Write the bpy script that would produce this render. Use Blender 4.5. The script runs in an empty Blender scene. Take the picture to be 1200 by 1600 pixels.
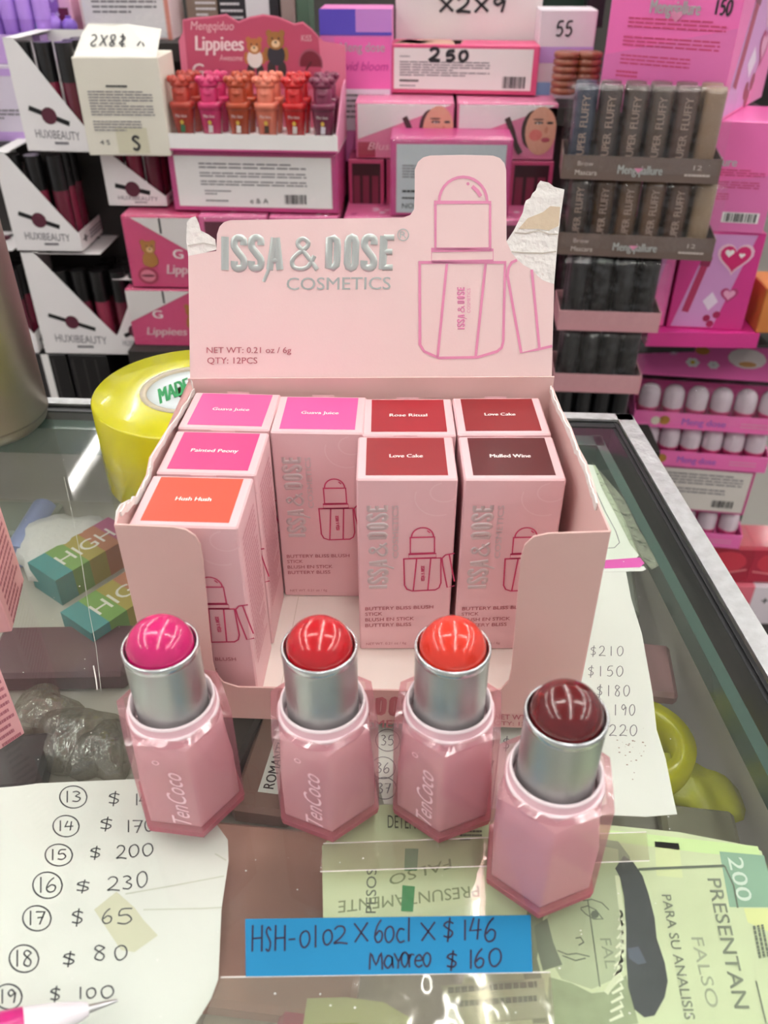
import bpy, math, random
from mathutils import Vector, Matrix
random.seed(7)
SC = bpy.context.scene
CM = 0.01
# ---------------------------------------------------------------- camera, light, exposure
FPX, PITCH, YAW = 1300.0, 0.6175, 0.0439
CAM = Vector((9.30, -30.55, 24.54))            # centimetres, counter top is z = 0
cd = bpy.data.cameras.new('camera'); cam = bpy.data.objects.new('camera', cd); SC.collection.objects.link(cam)
cd.sensor_fit = 'HORIZONTAL'; cd.sensor_width = 36.0; cd.lens = FPX / 1200 * 36.0
cd.clip_start = 0.01; cd.clip_end = 50
cam.location = CAM * CM; cam.rotation_euler = (math.pi/2 - PITCH, 0, YAW)
cd.dof.use_dof = True; cd.dof.focus_distance = 0.345; cd.dof.aperture_fstop = 20
SC.camera = cam
W = bpy.data.worlds.new('hall_light'); SC.world = W; W.use_nodes = True
W.node_tree.nodes['Background'].inputs[0].default_value = (1.0, 0.97, 0.96, 1)
W.node_tree.nodes['Background'].inputs[1].default_value = 0.30
TUBE_POWER = 26.0
SC.view_settings.view_transform = 'Standard'; SC.view_settings.look = 'None'
SC.view_settings.gamma = 1; SC.view_settings.use_curve_mapping = False
SC.view_settings.exposure = 0.75

# ---------------------------------------------------------------- helpers
def ray(u, v):
    x = (u-600)/FPX; up = -(v-800)/FPX
    c, s = math.cos(PITCH), math.sin(PITCH)
    y = c + s*up; z = -s + c*up
    c, s = math.cos(YAW), math.sin(YAW)
    return Vector((c*x - s*y, s*x + c*y, z))
def atz(u, v, z=0.0): d = ray(u, v); return CAM + d*((z-CAM.z)/d.z)
def aty(u, v, y): d = ray(u, v); return CAM + d*((y-CAM.y)/d.y)
class Pl:
    """a real plane in the scene; at() finds the place on it seen at a photo point"""
    def __init__(s, o, n): s.o = Vector(o); s.n = Vector(n).normalized()
    def at(s, u, v): d = ray(u, v); return CAM + d*((s.o-CAM).dot(s.n)/d.dot(s.n))
def lin(h):
    h = h.lstrip('#'); r = []
    for i in (0, 2, 4):
        c = int(h[i:i+2], 16)/255; r.append(c/12.92 if c <= .04045 else ((c+.055)/1.055)**2.4)
    return (*r, 1)
_M = {}
def mat(h, rough=.5, metal=0, name=None, bump=0, bs=60, coat=0, mottled=0, sss=0):
    key = (h, rough, metal, bump, bs, coat, mottled)
    if key in _M: return _M[key]
    m = bpy.data.materials.new(name or 'surface_'+h); m.use_nodes = True
    nt = m.node_tree; b = nt.nodes['Principled BSDF']
    b.inputs['Base Color'].default_value = lin(h); b.inputs['Roughness'].default_value = rough
    b.inputs['Metallic'].default_value = metal; b.inputs['Coat Weight'].default_value = coat
    b.inputs['Coat Roughness'].default_value = .08
    if mottled or bump:
        tc = nt.nodes.new('ShaderNodeTexCoord'); nz = nt.nodes.new('ShaderNodeTexNoise')
        nz.inputs['Scale'].default_value = bs; nz.inputs['Detail'].default_value = 4
        nt.links.new(tc.outputs['Object'], nz.inputs['Vector'])
        if bump:
            bp = nt.nodes.new('ShaderNodeBump'); bp.inputs['Strength'].default_value = bump; bp.inputs['Distance'].default_value = .002
            nt.links.new(nz.outputs['Fac'], bp.inputs['Height']); nt.links.new(bp.outputs['Normal'], b.inputs['Normal'])
        if mottled:
            mx = nt.nodes.new('ShaderNodeMixRGB'); mx.inputs[1].default_value = lin(h)
            mx.inputs[2].default_value = tuple(c*(1-mottled) for c in lin(h)[:3]) + (1,)
            nt.links.new(nz.outputs['Fac'], mx.inputs[0]); nt.links.new(mx.outputs[0], b.inputs['Base Color'])
    _M[key] = m; return m
def film(name, tint, solid, rough, amount=None, bump=0, bs=40, body=None, ior=1.45):
    """see-through sheet: transparent + glossy by fresnel (+ some diffuse body)"""
    m = bpy.data.materials.new(name); m.use_nodes = True; nt = m.node_tree; nt.nodes.clear()
    N = nt.nodes.new; L = nt.links.new
    out = N('ShaderNodeOutputMaterial'); tr = N('ShaderNodeBsdfTransparent'); tr.inputs[0].default_value = lin(tint)
    gl = N('ShaderNodeBsdfGlossy'); gl.inputs['Roughness'].default_value = rough; gl.inputs[0].default_value = (1, 1, 1, 1)
    m1 = N('ShaderNodeMixShader'); df = N('ShaderNodeBsdfDiffuse'); df.inputs[0].default_value = lin(body or tint)
    md = N('ShaderNodeMixShader'); md.inputs[0].default_value = solid
    L(tr.outputs[0], md.inputs[1]); L(df.outputs[0], md.inputs[2]); L(md.outputs[0], m1.inputs[1]); L(gl.outputs[0], m1.inputs[2])
    if amount is None:
        fr = N('ShaderNodeFresnel'); L(fr.outputs[0], m1.inputs[0])
        ge = N('ShaderNodeNewGeometry'); mr = N('ShaderNodeMapRange'); mr.inputs[3].default_value = ior; mr.inputs[4].default_value = 1/ior
        L(ge.outputs['Backfacing'], mr.inputs[0]); L(mr.outputs[0], fr.inputs[0])   # thin sheet: same reflection from both sides
    else: m1.inputs[0].default_value = amount
    if bump:
        tc = N('ShaderNodeTexCoord'); nz = N('ShaderNodeTexNoise'); nz.inputs['Scale'].default_value = bs; nz.inputs['Detail'].default_value = 3
        bp = N('ShaderNodeBump'); bp.inputs['Strength'].default_value = bump; bp.inputs['Distance'].default_value = .006
        L(tc.outputs['Object'], nz.inputs['Vector']); L(nz.outputs['Fac'], bp.inputs['Height'])
        L(bp.outputs['Normal'], gl.inputs['Normal'])
        if amount is None: L(bp.outputs['Normal'], fr.inputs['Normal'])
    L(m1.outputs[0], out.inputs[0]); return m
_T = {}
def textmesh(s, bold=0, shear=0):
    bold = 0; k = (s, bold, shear)
    if k not in _T:
        cu = bpy.data.curves.new('t', 'FONT'); cu.body = s; cu.size = 1; cu.offset = bold; cu.shear = shear
        cu.resolution_u = 3
        o = bpy.data.objects.new('t', cu); me = bpy.data.meshes.new_from_object(o)
        vs = [(v.co.x, v.co.y) for v in me.vertices]; fs = [tuple(p.vertices) for p in me.polygons]
        bpy.data.objects.remove(o); bpy.data.curves.remove(cu); bpy.data.meshes.remove(me)
        x0 = min(v[0] for v in vs); x1 = max(v[0] for v in vs)
        _T[k] = (vs, fs, x0, x1)
    return _T[k]
GL = {'0': [[(.5,1),(.15,.8),(.05,.45),(.2,.08),(.5,0),(.85,.25),(.95,.6),(.8,.92),(.5,1)]], '1': [[(.5,1),(.48,0)]],
 '2': [[(.05,.8),(.3,1),(.7,.97),(.8,.7),(.5,.35),(0,.02),(.4,.06),(1,0)]], '3': [[(.1,.92),(.5,1),(.8,.8),(.4,.55),(.85,.35),(.6,.05),(.05,.08)]],
 '4': [[(.35,1),(.05,.4),(.95,.45)],[(.75,.95),(.6,0)]], '5': [[(.9,1),(.3,.95),(.15,.55),(.6,.6),(.85,.3),(.5,.02),(.05,.08)]],
 '6': [[(.75,1),(.3,.7),(.05,.25),(.3,0),(.75,.1),(.85,.4),(.5,.5),(.15,.3)]], '7': [[(.05,.95),(.9,.95),(.4,0)],[(.2,.5),(.8,.55)]],
 '8': [[(.8,.85),(.4,1),(.15,.75),(.75,.35),(.6,0),(.15,.1),(.3,.45),(.85,.85)]], '9': [[(.85,.7),(.5,1),(.15,.75),(.4,.5),(.85,.75),(.7,0)]],
 '$': [[(.9,.78),(.5,.88),(.15,.68),(.8,.38),(.6,.12),(.1,.18)],[(.62,1.08),(.42,-.12)]],
 'H': [[(.1,1),(.05,0)],[(.95,1),(.9,0)],[(.05,.48),(.95,.52)]], 'S': [[(.9,.85),(.5,1),(.15,.78),(.8,.35),(.5,0),(.05,.1)]],
 '-': [[(0,.45),(1,.5)]], 'X': [[(0,.95),(1,.05)],[(1,1),(.05,0)]], 'c': [[(.95,.7),(.4,.75),(.05,.35),(.4,0),(.95,.1)]], 'l': [[(.5,1.1),(.45,0)]],
 'M': [[(.0,0),(.1,1),(.5,.3),(.9,1),(1,0)]], 'a': [[(.85,.6),(.4,.7),(.05,.3),(.4,0),(.85,.3),(.85,.62),(.95,0)]], 'y': [[(.05,.9),(.5,.35)],[(1,.95),(.5,.35),(.45,-.1)]],
 'o': [[(.5,.75),(.1,.55),(.1,.2),(.5,0),(.9,.25),(.9,.6),(.5,.75)]], 'r': [[(.1,.75),(.15,0)],[(.1,.45),(.5,.75),(1,.7)]], 'e': [[(.1,.4),(.9,.45),(.6,.78),(.15,.55),(.1,.2),(.5,0),(.95,.15)]],
 '+': [[(.5,.9),(.5,.1)],[(.1,.5),(.9,.5)]]}
GL['x'] = GL['X']; GL['O'] = [[(.5+.5*math.cos(i*.5236), .5+.5*math.sin(i*.5236)) for i in range(13)]]
class G:
    """collects geometry in centimetres; build() makes ONE mesh object"""
    def __init__(s): s.v = []; s.f = []; s.m = []; s.mats = []; s.sm = []
    def mi(s, m):
        if m not in s.mats: s.mats.append(m)
        return s.mats.index(m)
    def add(s, vs, fs, m, smooth=False):
        o = len(s.v); s.v += [Vector(v) for v in vs]; k = s.mi(m)
        for f in fs: s.f.append([i+o for i in f]); s.m.append(k); s.sm.append(smooth)
        return s
    def box(s, x0, x1, y0, y1, z0, z1, m, ch=.0, rz=0, c=None):
        vs = [(x, y, z) for z in (z0, z1) for y in (y0, y1) for x in (x0, x1)]
        if rz:
            c = c or ((x0+x1)/2, (y0+y1)/2); R = Matrix.Rotation(rz, 3, 'Z')
            vs = [R @ Vector((x-c[0], y-c[1], z)) + Vector((c[0], c[1], 0)) for x, y, z in vs]
        return s.add(vs, [(0,2,3,1),(4,5,7,6),(0,1,5,4),(2,6,7,3),(0,4,6,2),(1,3,7,5)], m)
    def rbox(s, x0, x1, y0, y1, z0, z1, m, r=.15):
        """box with bevelled edges all round"""
        vs = []; X = (x0, x0+r, x1-r, x1); Y = (y0, y0+r, y1-r, y1); Z = (z0, z0+r, z1-r, z1)
        def ring(z, i):  # i: inset
            return [(X[i] if False else x0+(r if i else 0), y0+r, z), (x0+r, y0+(r if i else 0), z), (x1-r, y0+(r if i else 0), z), (x1-(r if i else 0), y0+r, z),
                    (x1-(r if i else 0), y1-r, z), (x1-r, y1-(r if i else 0), z), (x0+r, y1-(r if i else 0), z), (x0+(r if i else 0), y1-r, z)]
        R = [ring(z0, 1), ring(z0+r, 0), ring(z1-r, 0), ring(z1, 1)]
        for q in R: vs += q
        fs = [tuple(range(7, -1, -1)), tuple(range(24, 32))]
        for k in range(3):
            for i in range(8): j = (i+1) % 8; fs.append((8*k+i, 8*k+j, 8*k+8+j, 8*k+8+i))
        return s.add(vs, fs, m)
    def poly(s, pts, m): return s.add(pts, [tuple(range(len(pts)))], m)
    def plate(s, pts, n, t, m):
        """flat outline (3-D points) with thickness t along -n"""
        n = Vector(n).normalized(); k = len(pts); a = [Vector(p) for p in pts]; b = [p - n*t for p in a]
        return s.add(a+b, [tuple(range(k)), tuple(range(2*k-1, k-1, -1))] + [(i, i+k, (i+1) % k+k, (i+1) % k) for i in range(k)], m)
    def ribbon(s, pts, w, n, m, closed=False):
        P = [Vector(p) for p in pts]; n = Vector(n).normalized(); k = len(P); vs = []
        for i in range(k):
            if closed: a, b = P[i-1], P[(i+1) % k]
            else: a, b = P[max(i-1, 0)], P[min(i+1, k-1)]
            d = (b-a)
            if d.length < 1e-9: d = Vector((1, 0, 0))
            d.normalize(); q = n.cross(d); sc = 1
            if closed or 0 < i < k-1:
                e = (P[i]-P[i-1]); 
                if e.length > 1e-9: sc = min(1.6, 1/max(.3, abs(e.normalized().dot(d))))
            vs += [P[i]+q*w*.5*sc, P[i]-q*w*.5*sc]
        fs = [(2*i, 2*i+1, 2*i+3, 2*i+2) for i in range(k-1)]
        if closed: fs.append((2*k-2, 2*k-1, 1, 0))
        return s.add(vs, fs, m)
    def text(s, t, P0, P1, P2, m, bold=0, shear=0, lift=.015, up=None):
        """P0 P1 baseline ends, P2 top of the first capital"""
        vs, fs, x0, x1 = textmesh(t, bold, shear); P0, P1, P2 = Vector(P0), Vector(P1), Vector(P2)
        ex, ey = P1-P0, P2-P0; n = ex.cross(ey).normalized() if up is None else Vector(up); bx = ex.normalized()*ey.length
        for k in ((0,) if not bold else (-bold*1.3, 0, bold*1.3)):
            s.add([P0 + ex*((x-x0)/(x1-x0)) + ey*(y/.72) + bx*k + n*(lift+.004*(k > 0)-.004*(k < 0)) for x, y in vs], fs, m)
        return s
    def relief(s, pts, w, n, h, m, closed=False):
        """raised rounded stroke, as in embossed foil letters"""
        P = [Vector(p) for p in pts]; n = Vector(n).normalized(); k = len(P); vs = []; cs = ((-.5, 0), (-.38, .75), (-.12, 1), (.12, 1), (.38, .75), (.5, 0))
        for i in range(k):
            a, b = (P[i-1], P[(i+1) % k]) if closed else (P[max(i-1, 0)], P[min(i+1, k-1)])
            d = (b-a).normalized(); q = n.cross(d); vs += [P[i]+q*w*o+n*(h*z+.004) for o, z in cs]
        r = range(k if closed else k-1)
        return s.add(vs, [(6*i+j, 6*i+j+1, 6*((i+1) % k)+j+1, 6*((i+1) % k)+j) for i in r for j in range(5)], m, True)
    def logo(s, P0, P1, P2, n, m, h=.03, amp=True):
        """the condensed ISSA & DOSE lettering"""
        P0, P1, P2 = Vector(P0), Vector(P1), Vector(P2); ex, ey = P1-P0, P2-P0; W_ = ex.length*42/950
        M = lambda L: [P0+ex*((x-90)/950)+ey*y for x, y in L]; S_ = [(213,.74),(211,.9),(188,.965),(164,.9),(162,.7),(188,.5),(213,.31),(212,.1),(188,.035),(164,.1),(162,.27)]
        for L, w_, c in (([(110,0),(110,1)], 1, 0), (smooth(S_), .95, 0), ([(x+95, y) for x, y in smooth(S_)], .95, 0), ([(358,0),(382,.96)], .9, 0), ([(416,0),(393,.96)], .95, 0), ([(366,.27),(410,.27)], .7, 0),
            ([(684,.06),(684,.94),(708,.94),(727,.86),(730,.7),(730,.3),(727,.14),(708,.06)], .95, 1), ([(787,.82),(787,.18),(794,.07),(808,.03),(822,.07),(830,.18),(830,.82),(822,.93),(808,.97),(794,.93)], .95, 1), ([(x+717, y) for x, y in smooth(S_)], .95, 0),
            ([(982,0),(982,1)], 1, 0), ([(982,.945),(1038,.945)], .8, 0), ([(982,.52),(1032,.52)], .8, 0), ([(982,.055),(1038,.055)], .8, 0),
            (smooth([(622,0),(545,.55),(515,.72),(515,.86),(540,.93),(566,.84),(562,.68),(495,.4),(482,.2),(500,.05),(540,.02),(575,.12),(605,.42)]), .6, 0)):
            s.relief(M(L), W_*w_, n, h, m, c)
        s.relief(M([(372,.18),(352,-.02),(338,-.2),(326,-.36)]), W_*.45, n, h*.7, m); return s
    def glyph(s, ch, P0, P1, P2, w, m, n, lift=.01):
        P0, P1, P2 = Vector(P0), Vector(P1), Vector(P2); n = Vector(n).normalized()
        for st in GL[ch]:
            q = [P0+(P1-P0)*a+(P2-P0)*b+n*lift for a, b in smooth(st)]
            s.ribbon(q, w, n, m)
        return s
    def lines(s, o, ex, ey, n, rows, m, fill=.55, seed=1, lift=.015, wl=(.06, .16)):
        """rows of small word-like dashes filling the parallelogram o, ex, ey"""
        R = random.Random(seed); o, ex, ey = Vector(o), Vector(ex), Vector(ey); n = Vector(n).normalized()
        for r in range(rows):
            a = 0; end = 1 if R.random() < .75 else R.uniform(.4, .9); b = 1-(r+.8)/rows; hh = fill/rows
            while a < end-.02:
                l = min(R.uniform(*wl), end-a)
                q = o+ex*a+ey*b+n*lift
                s.poly([q, q+ex*l*.88, q+ex*l*.88+ey*hh, q+ey*hh], m); a += l
        return s
    def bars(s, o, ex, ey, n, m, white=None, seed=3, lift=.015):
        o, ex, ey = Vector(o), Vector(ex), Vector(ey); n = Vector(n).normalized(); R = random.Random(seed)
        if white: q = o-ex*.08-ey*.12+n*lift*.5; s.poly([q, q+ex*1.16, q+ex*1.16+ey*1.24, q+ey*1.24], white)
        a = 0
        while a < .95:
            l = R.choice((.02, .035, .055)); q = o+ex*a+n*lift; s.poly([q, q+ex*l, q+ex*l+ey, q+ey], m); a += l+R.choice((.02, .03, .045))
        return s
    def tube(s, pts, rr, m, seg=12, cap=True):
        P = [Vector(p) for p in pts]; vs = []; k = len(P)
        for i in range(k):
            d = (P[min(i+1, k-1)]-P[max(i-1, 0)]).normalized(); a = d.orthogonal().normalized(); b = d.cross(a)
            if i: # keep frames aligned
                a = (pa - d*pa.dot(d)).normalized(); b = d.cross(a)
            pa = a; r = rr[i] if isinstance(rr, (list, tuple)) else rr
            vs += [P[i]+(a*math.cos(t)+b*math.sin(t))*r for t in (2*math.pi*j/seg for j in range(seg))]
        fs = [(i*seg+j, i*seg+(j+1) % seg, (i+1)*seg+(j+1) % seg, (i+1)*seg+j) for i in range(k-1) for j in range(seg)]
        s.add(vs, fs, m, True)
        if cap: s.add(vs[:seg], [tuple(range(seg-1, -1, -1))], m); s.add(vs[-seg:], [tuple(range(seg))], m)
        return s
    def lathe(s, c, prof, m, seg=32, sm=True, cap0=False, cap1=False, rf=None):
        """prof: list of (r, z); rf(angle) scales r"""
        c = Vector(c); vs = []
        for r, z in prof:
            for j in range(seg):
                t = 2*math.pi*j/seg; q = r*(rf(t) if rf else 1); vs.append(c+Vector((q*math.cos(t), q*math.sin(t), z)))
        k = len(prof)
        s.add(vs, [(i*seg+j, i*seg+(j+1) % seg, (i+1)*seg+(j+1) % seg, (i+1)*seg+j) for i in range(k-1) for j in range(seg)], m, sm)
        if cap0: s.add(vs[:seg], [tuple(range(seg-1, -1, -1))], m)
        if cap1: s.add(vs[-seg:], [tuple(range(seg))], m)
        return s
    def blob(s, c, r, m, seg=12, rings=8):
        c = Vector(c); r = (r, r, r) if not isinstance(r, tuple) else r
        prof = [(math.sin(math.pi*i/rings), -math.cos(math.pi*i/rings)) for i in range(rings+1)]
        vs = [c+Vector((r[0]*a*math.cos(2*math.pi*j/seg), r[1]*a*math.sin(2*math.pi*j/seg), r[2]*b)) for a, b in prof for j in range(seg)]
        return s.add(vs, [(i*seg+j, i*seg+(j+1) % seg, (i+1)*seg+(j+1) % seg, (i+1)*seg+j) for i in range(rings) for j in range(seg)], m, True)
    def build(s, name, parent=None, org=(0, 0, 0), loc=None):
        """vertices are moved by -org; loc places the object (defaults to org for a top-level mesh)"""
        o = Vector(org); me = bpy.data.meshes.new(name)
        me.from_pydata([tuple((v-o)*CM) for v in s.v], [], s.f)
        for m in s.mats: me.materials.append(m)
        me.polygons.foreach_set('material_index', s.m); me.polygons.foreach_set('use_smooth', s.sm); me.update()
        ob = bpy.data.objects.new(name, me); SC.collection.objects.link(ob)
        if parent: ob.parent = parent
        else: ob.location = Vector(loc if loc is not None else org)*CM
        return ob
def smooth(st):
    if len(st) < 4: return st
    out = []; k = len(st)
    for i in range(k-1):
        p0, p1, p2, p3 = st[max(i-1, 0)], st[i], st[i+1], st[min(i+2, k-1)]
        for t in (0, .33, .66):
            out.append(tuple(.5*(2*p1[j]+(p2[j]-p0[j])*t+(2*p0[j]-5*p1[j]+4*p2[j]-p3[j])*t*t+(3*p1[j]-p0[j]-3*p2[j]+p3[j])*t**3) for j in (0, 1)))
    return out+[st[-1]]
def tag(o, label=None, cat=None, group=None, kind=None):
    if label: o['label'] = label
    if cat: o['category'] = cat
    if group: o['group'] = group
    if kind: o['kind'] = kind
    return o
def thing(name, label, cat, loc=(0, 0, 0), rz=0, group=None):
    o = bpy.data.objects.new(name, None); SC.collection.objects.link(o); o.empty_display_size = .02
    o.location = Vector(loc)*CM; o.rotation_euler = (0, 0, rz); return tag(o, label, cat, group)
def dup(o, loc=None, rz=None, label=None, parent=None):
    c = o.copy(); SC.collection.objects.link(c); c.parent = parent
    if loc is not None: c.location = Vector(loc)*CM
    if rz is not None: c.rotation_euler = (0, 0, rz)
    if label: c['label'] = label
    for ch in list(o.children): dup(ch, parent=c)
    return c
def bevel(o, w=.03, seg=2):
    b = o.modifiers.new('bevel', 'BEVEL'); b.width = w*CM; b.segments = seg; b.limit_method = 'ANGLE'; b.angle_limit = .6; return o
ORD = ['leftmost', 'second', 'third', 'fourth', 'fifth', 'sixth', 'seventh', 'eighth']
def nth(i, n): return 'leftmost' if i == 0 else 'rightmost' if i == n-1 else ORD[i]+' from left'
R = math.radians
# ---------------------------------------------------------------- shared materials
PINK = mat('#F1D3D1', .5, bump=.03, bs=900); PINK_IN = mat('#E6C3BE', .6); DUSTY = mat('#DDB8B1', .5, bump=.03, bs=900); CART = mat('#EDC3C7', .45); CREAM = mat('#F6EDE4', .6); TORN = mat('#F3EFEA', .9, bump=.6, bs=300)
PRINT = mat('#E58FB4', .5); ROSE = mat('#C06F77', .5); SILVER = mat('#C6CCC9', .35, .6); CRIMSON = mat('#D0416C', .5)
WHITE = mat('#F4F2EF', .5); PAPER = mat('#F2F1EC', .8, mottled=.05, bs=30); INK = mat('#2A2A2E', .6); BALL = mat('#3C3C44', .6); GREYTXT = mat('#77727A', .6)
STEEL = mat('#C9CACB', .3, 1.0); BLACK = mat('#121214', .45); ALU = mat('#E2E3E5', .4, .85, bump=.5, bs=160, mottled=.45)

# ---------------------------------------------------------------- hall: ceiling with tube lights, wall, floor
g = G(); g.box(-420, 460, -300, 560, 210, 214, mat('#D8D6D2', .9)); tag(g.build('ceiling'), kind='structure')
g = G(); g.box(-420, 460, -300, 560, -100, -96, mat('#8C8782', .4, mottled=.2, bs=2)); tag(g.build('floor'), kind='structure')
g = G(); g.box(-420, 460, 556, 560, -96, 210, mat('#4A4744', .9)); 
tag(g.build('wall_back'), kind='structure')
em = bpy.data.materials.new('tube_glow'); em.use_nodes = True; eb = em.node_tree.nodes['Principled BSDF']
eb.inputs['Base Color'].default_value = (1, 1, 1, 1); eb.inputs['Emission Color'].default_value = (1, .985, .95, 1); eb.inputs['Emission Strength'].default_value = TUBE_POWER
fixt = None
def tube_light(x, y, along, label):
    global fixt
    if fixt is None:
        t = thing('tube_light', label, 'ceiling light', (x, y, 204), 0, 'fluorescent tubes under the ceiling')
        a = G(); a.box(-60, 60, -5, 5, 3.2, 6, WHITE); a.build('housing', t)
        a = G(); a.tube([(-58, 0, 1.5), (58, 0, 1.5)], 1.7, em, 12); a.build('tube', t)
        for q in (-1, 1): a = G(); a.box(q*59-1, q*59+1, -1.5, 1.5, 0, 3.2, WHITE); a.build('end_cap', t)
        fixt = t; t.rotation_euler.z = R(90) if along else 0
    else: dup(fixt, (x, y, 204), R(90) if along else 0, label)
TL = 'white fluorescent tube light hanging under the ceiling'
for x in (-357, -163, 31, 225, 419):
    for y in (-200, -72, 56, 200, 330, 458): tube_light(x, y, True, TL)
for x in (-66, 128): tube_light(x, 10, False, TL)
# ---------------------------------------------------------------- glass counter
GLASS = film('counter_glass', '#FFFFFF', .04, .035, body='#C9CCC4', ior=1.45); CLEARG = film('glass_underside', '#F6FAF7', .0, .05, amount=0)
GLASS_EDGE = mat('#3E5A52', .2, coat=.5)
ct = thing('display_counter', 'glass topped display counter with worn aluminium edging under the pink cosmetics box', 'counter', (0, 0, -96))
def cpart(g, n): return g.build(n, ct, (0, 0, -96))
RA, RB = Vector((22.3, 14.5, 0)), Vector((28.2, -45, 0)); LA, LB = Vector((-46, 15.6, 0)), Vector((-46, -45, 0))
def inset(d_right, d_back, z, y0=-45, x0=-46):
    e = (RB-RA).normalized(); q = Vector((-e.y*-1, e.x*-1, 0)); nr = Vector((-1, 0, 0))
    return [Vector((x0, 15.6-d_back, z)), Vector((22.3-d_right+d_back*.09, 14.5-d_back, z)), Vector((28.2-d_right, y0, z)), Vector((x0, y0, z))]
g = G(); g.plate(inset(1.45, 1.3, 0), (0, 0, 1), .5, CLEARG); g.mats.append(GLASS); g.m[0] = 1; cpart(g, 'glass_top')
def rail(a, b, prof, m):
    """sweep an (offset, z) outline from outline a to outline b"""
    g = G(); k = len(prof); vs = [a+Vector((o[0], 0, 0))+Vector((0, 0, o[1])) for o in prof]+[b+Vector((o[0], 0, 0))+Vector((0, 0, o[1])) for o in prof]
    g.add(vs, [(i, (i+1) % k, (i+1) % k+k, i+k) for i in range(k)]+[tuple(range(k)), tuple(range(2*k-1, k-1, -1))], m); return g
rp = [(0, .25), (0, -2.4), (-.12, -2.4), (-.12, .1), (-1.0, .1), (-1.0, .25)]
cpart(rail(RA, RB, rp, ALU), 'edge_rail')
g = rail(RA+Vector((-1.02, -.6, 0)), RB+Vector((-1.02, 0, 0)), [(0, .08), (0, -1.6), (-.42, -1.6), (-.42, .0), (-.2, .0), (-.2, .08)], mat('#17181A', .35)); cpart(g, 'rubber_gasket')
g = rail(RA+Vector((-1.95, -1.3, 0)), RB+Vector((-1.95, 0, 0)), [(0, -.52), (0, -1.6), (-.55, -1.6), (-.55, -.52)], GLASS_EDGE); cpart(g, 'frame_bar')
g = G(); g.add([Vector((-46, 15.6+o, z)) for o, z in ((0, .25), (0, -2.4), (-.1, -2.4), (-.1, .1), (-.75, .1), (-.75, .25))]+[Vector((22.3, 14.5+o, z)) for o, z in ((0, .25), (0, -2.4), (-.1, -2.4), (-.1, .1), (-.75, .1), (-.75, .25))],
    [(i, (i+1) % 6, (i+1) % 6+6, i+6) for i in range(6)]+[tuple(range(6)), tuple(range(11, 5, -1))], ALU); cpart(g, 'edge_rail')
g = G(); g.plate([Vector((-46, 14.8, .05)), Vector((21.5, 13.7, .05)), Vector((21.4, 13.15, .05)), Vector((-46, 14.25, .05))], (0, 0, 1), 1.6, mat('#17181A', .35)); cpart(g, 'rubber_gasket')
g = G(); g.plate([Vector((-46, 14.2, -.52)), Vector((20.4, 13.1, -.52)), Vector((20.4, 12.0, -.52)), Vector((-46, 13.1, -.52))], (0, 0, 1), 1.8, GLASS_EDGE); cpart(g, 'frame_bar')
DARKSHELF = mat('#BDB8AE', .4, mottled=.35, bs=12)
g = G(); g.plate(inset(2.4, 1.6, -6.5), (0, 0, 1), .8, DARKSHELF); cpart(g, 'shelf')
g = G(); g.plate(inset(.3, .3, -90), (0, 0, 1), 6, mat('#5C5A58', .6)); cpart(g, 'base')
g = G(); g.plate([RA+Vector((-.15, -.15, -2.4)), RB+Vector((-.15, 0, -2.4)), RB+Vector((-.15, 0, -90)), RA+Vector((-.15, -.15, -90))], (1, 0, 0), .4, mat('#CFCDC6', .45)); cpart(g, 'side_panel')
g = G(); g.plate([Vector((-46, 15.4, -2.4)), RA+Vector((-.15, -.2, -2.4)), RA+Vector((-.15, -.2, -90)), Vector((-46, 15.4, -90))], (0, 1, 0), .4, mat('#B5B3AD', .45)); cpart(g, 'back_panel')

# ---------------------------------------------------------------- pink counter display box
DB = Vector((7.6, -4.5, 0))
db = thing('display_box', 'open pink cardboard display box with a torn lid printed ISSA & DOSE', 'display box', DB)
def dpart(g, n, par=None): return g.build(n, par or db, DB)
g = G(); g.box(-.12, 14.9, -9.66, .55, .05, .25, CREAM); dpart(g, 'bottom')
for x in (4.3, 11.2): 
    g = G(); g.box(x, x+.03, -9.6, -3, .25, .258, mat('#DDD2C4', .7)); dpart(g, 'crease')
g = G(); g.plate([Vector(p) for p in ((-.25, .55, .03), (14.88, .55, .03), (14.88, .55, 9.40), (-.25, .55, 8.99))], (0, -1, 0), .07, PINK_IN); dpart(g, 'back_panel')
FP = Pl((0, -9.72, 0), (0, -1, 0))
fo = [FP.at(*p) for p in [(178,820),(270,824),(290,828),(305,838),(313,852),(317,876),(332,1035),(337,1053),(349,1067),(372,1074),(762,1082),(783,1077),(795,1064),(799,1046),(814,872),(820,852),(834,839),(856,834),(954,831)]]
fo += [Vector((15.3, -9.72, .03)), Vector((-.1, -9.72, .03))]
g = G(); g.plate(fo, (0, -1, 0), .07, DUSTY); fpan = dpart(g, 'front_panel')
lp, rpn = Pl((-.2, -5, 0), (-1, .008, 0)), Pl((14.87, .6, 0), (1, .053, 0))
lo = [lp.at(*p) for p in [(180,820),(183,800),(197,786),(211,776),(228,742),(233,715),(262,668),(281,640),(300,608),(316,596)]]
lo[0] = Vector((-.18, -9.66, 8.95)); lo[-1] = Vector((-.24, .5, 8.9))
g = G(); g.plate(lo+[Vector((-.24, .5, .03)), Vector((-.18, -9.66, .03))], (-1, 0, 0), .07, PINK_IN); lsp = dpart(g, 'side_panel')
ro = [rpn.at(*p) for p in [(953,831),(938,790),(930,762),(917,722),(905,700),(893,668),(878,640),(868,615),(861,604)]]
ro[0] = Vector((15.4, -9.66, 9.2)); ro[-1] = Vector((14.88, .5, 8.95))
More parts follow.
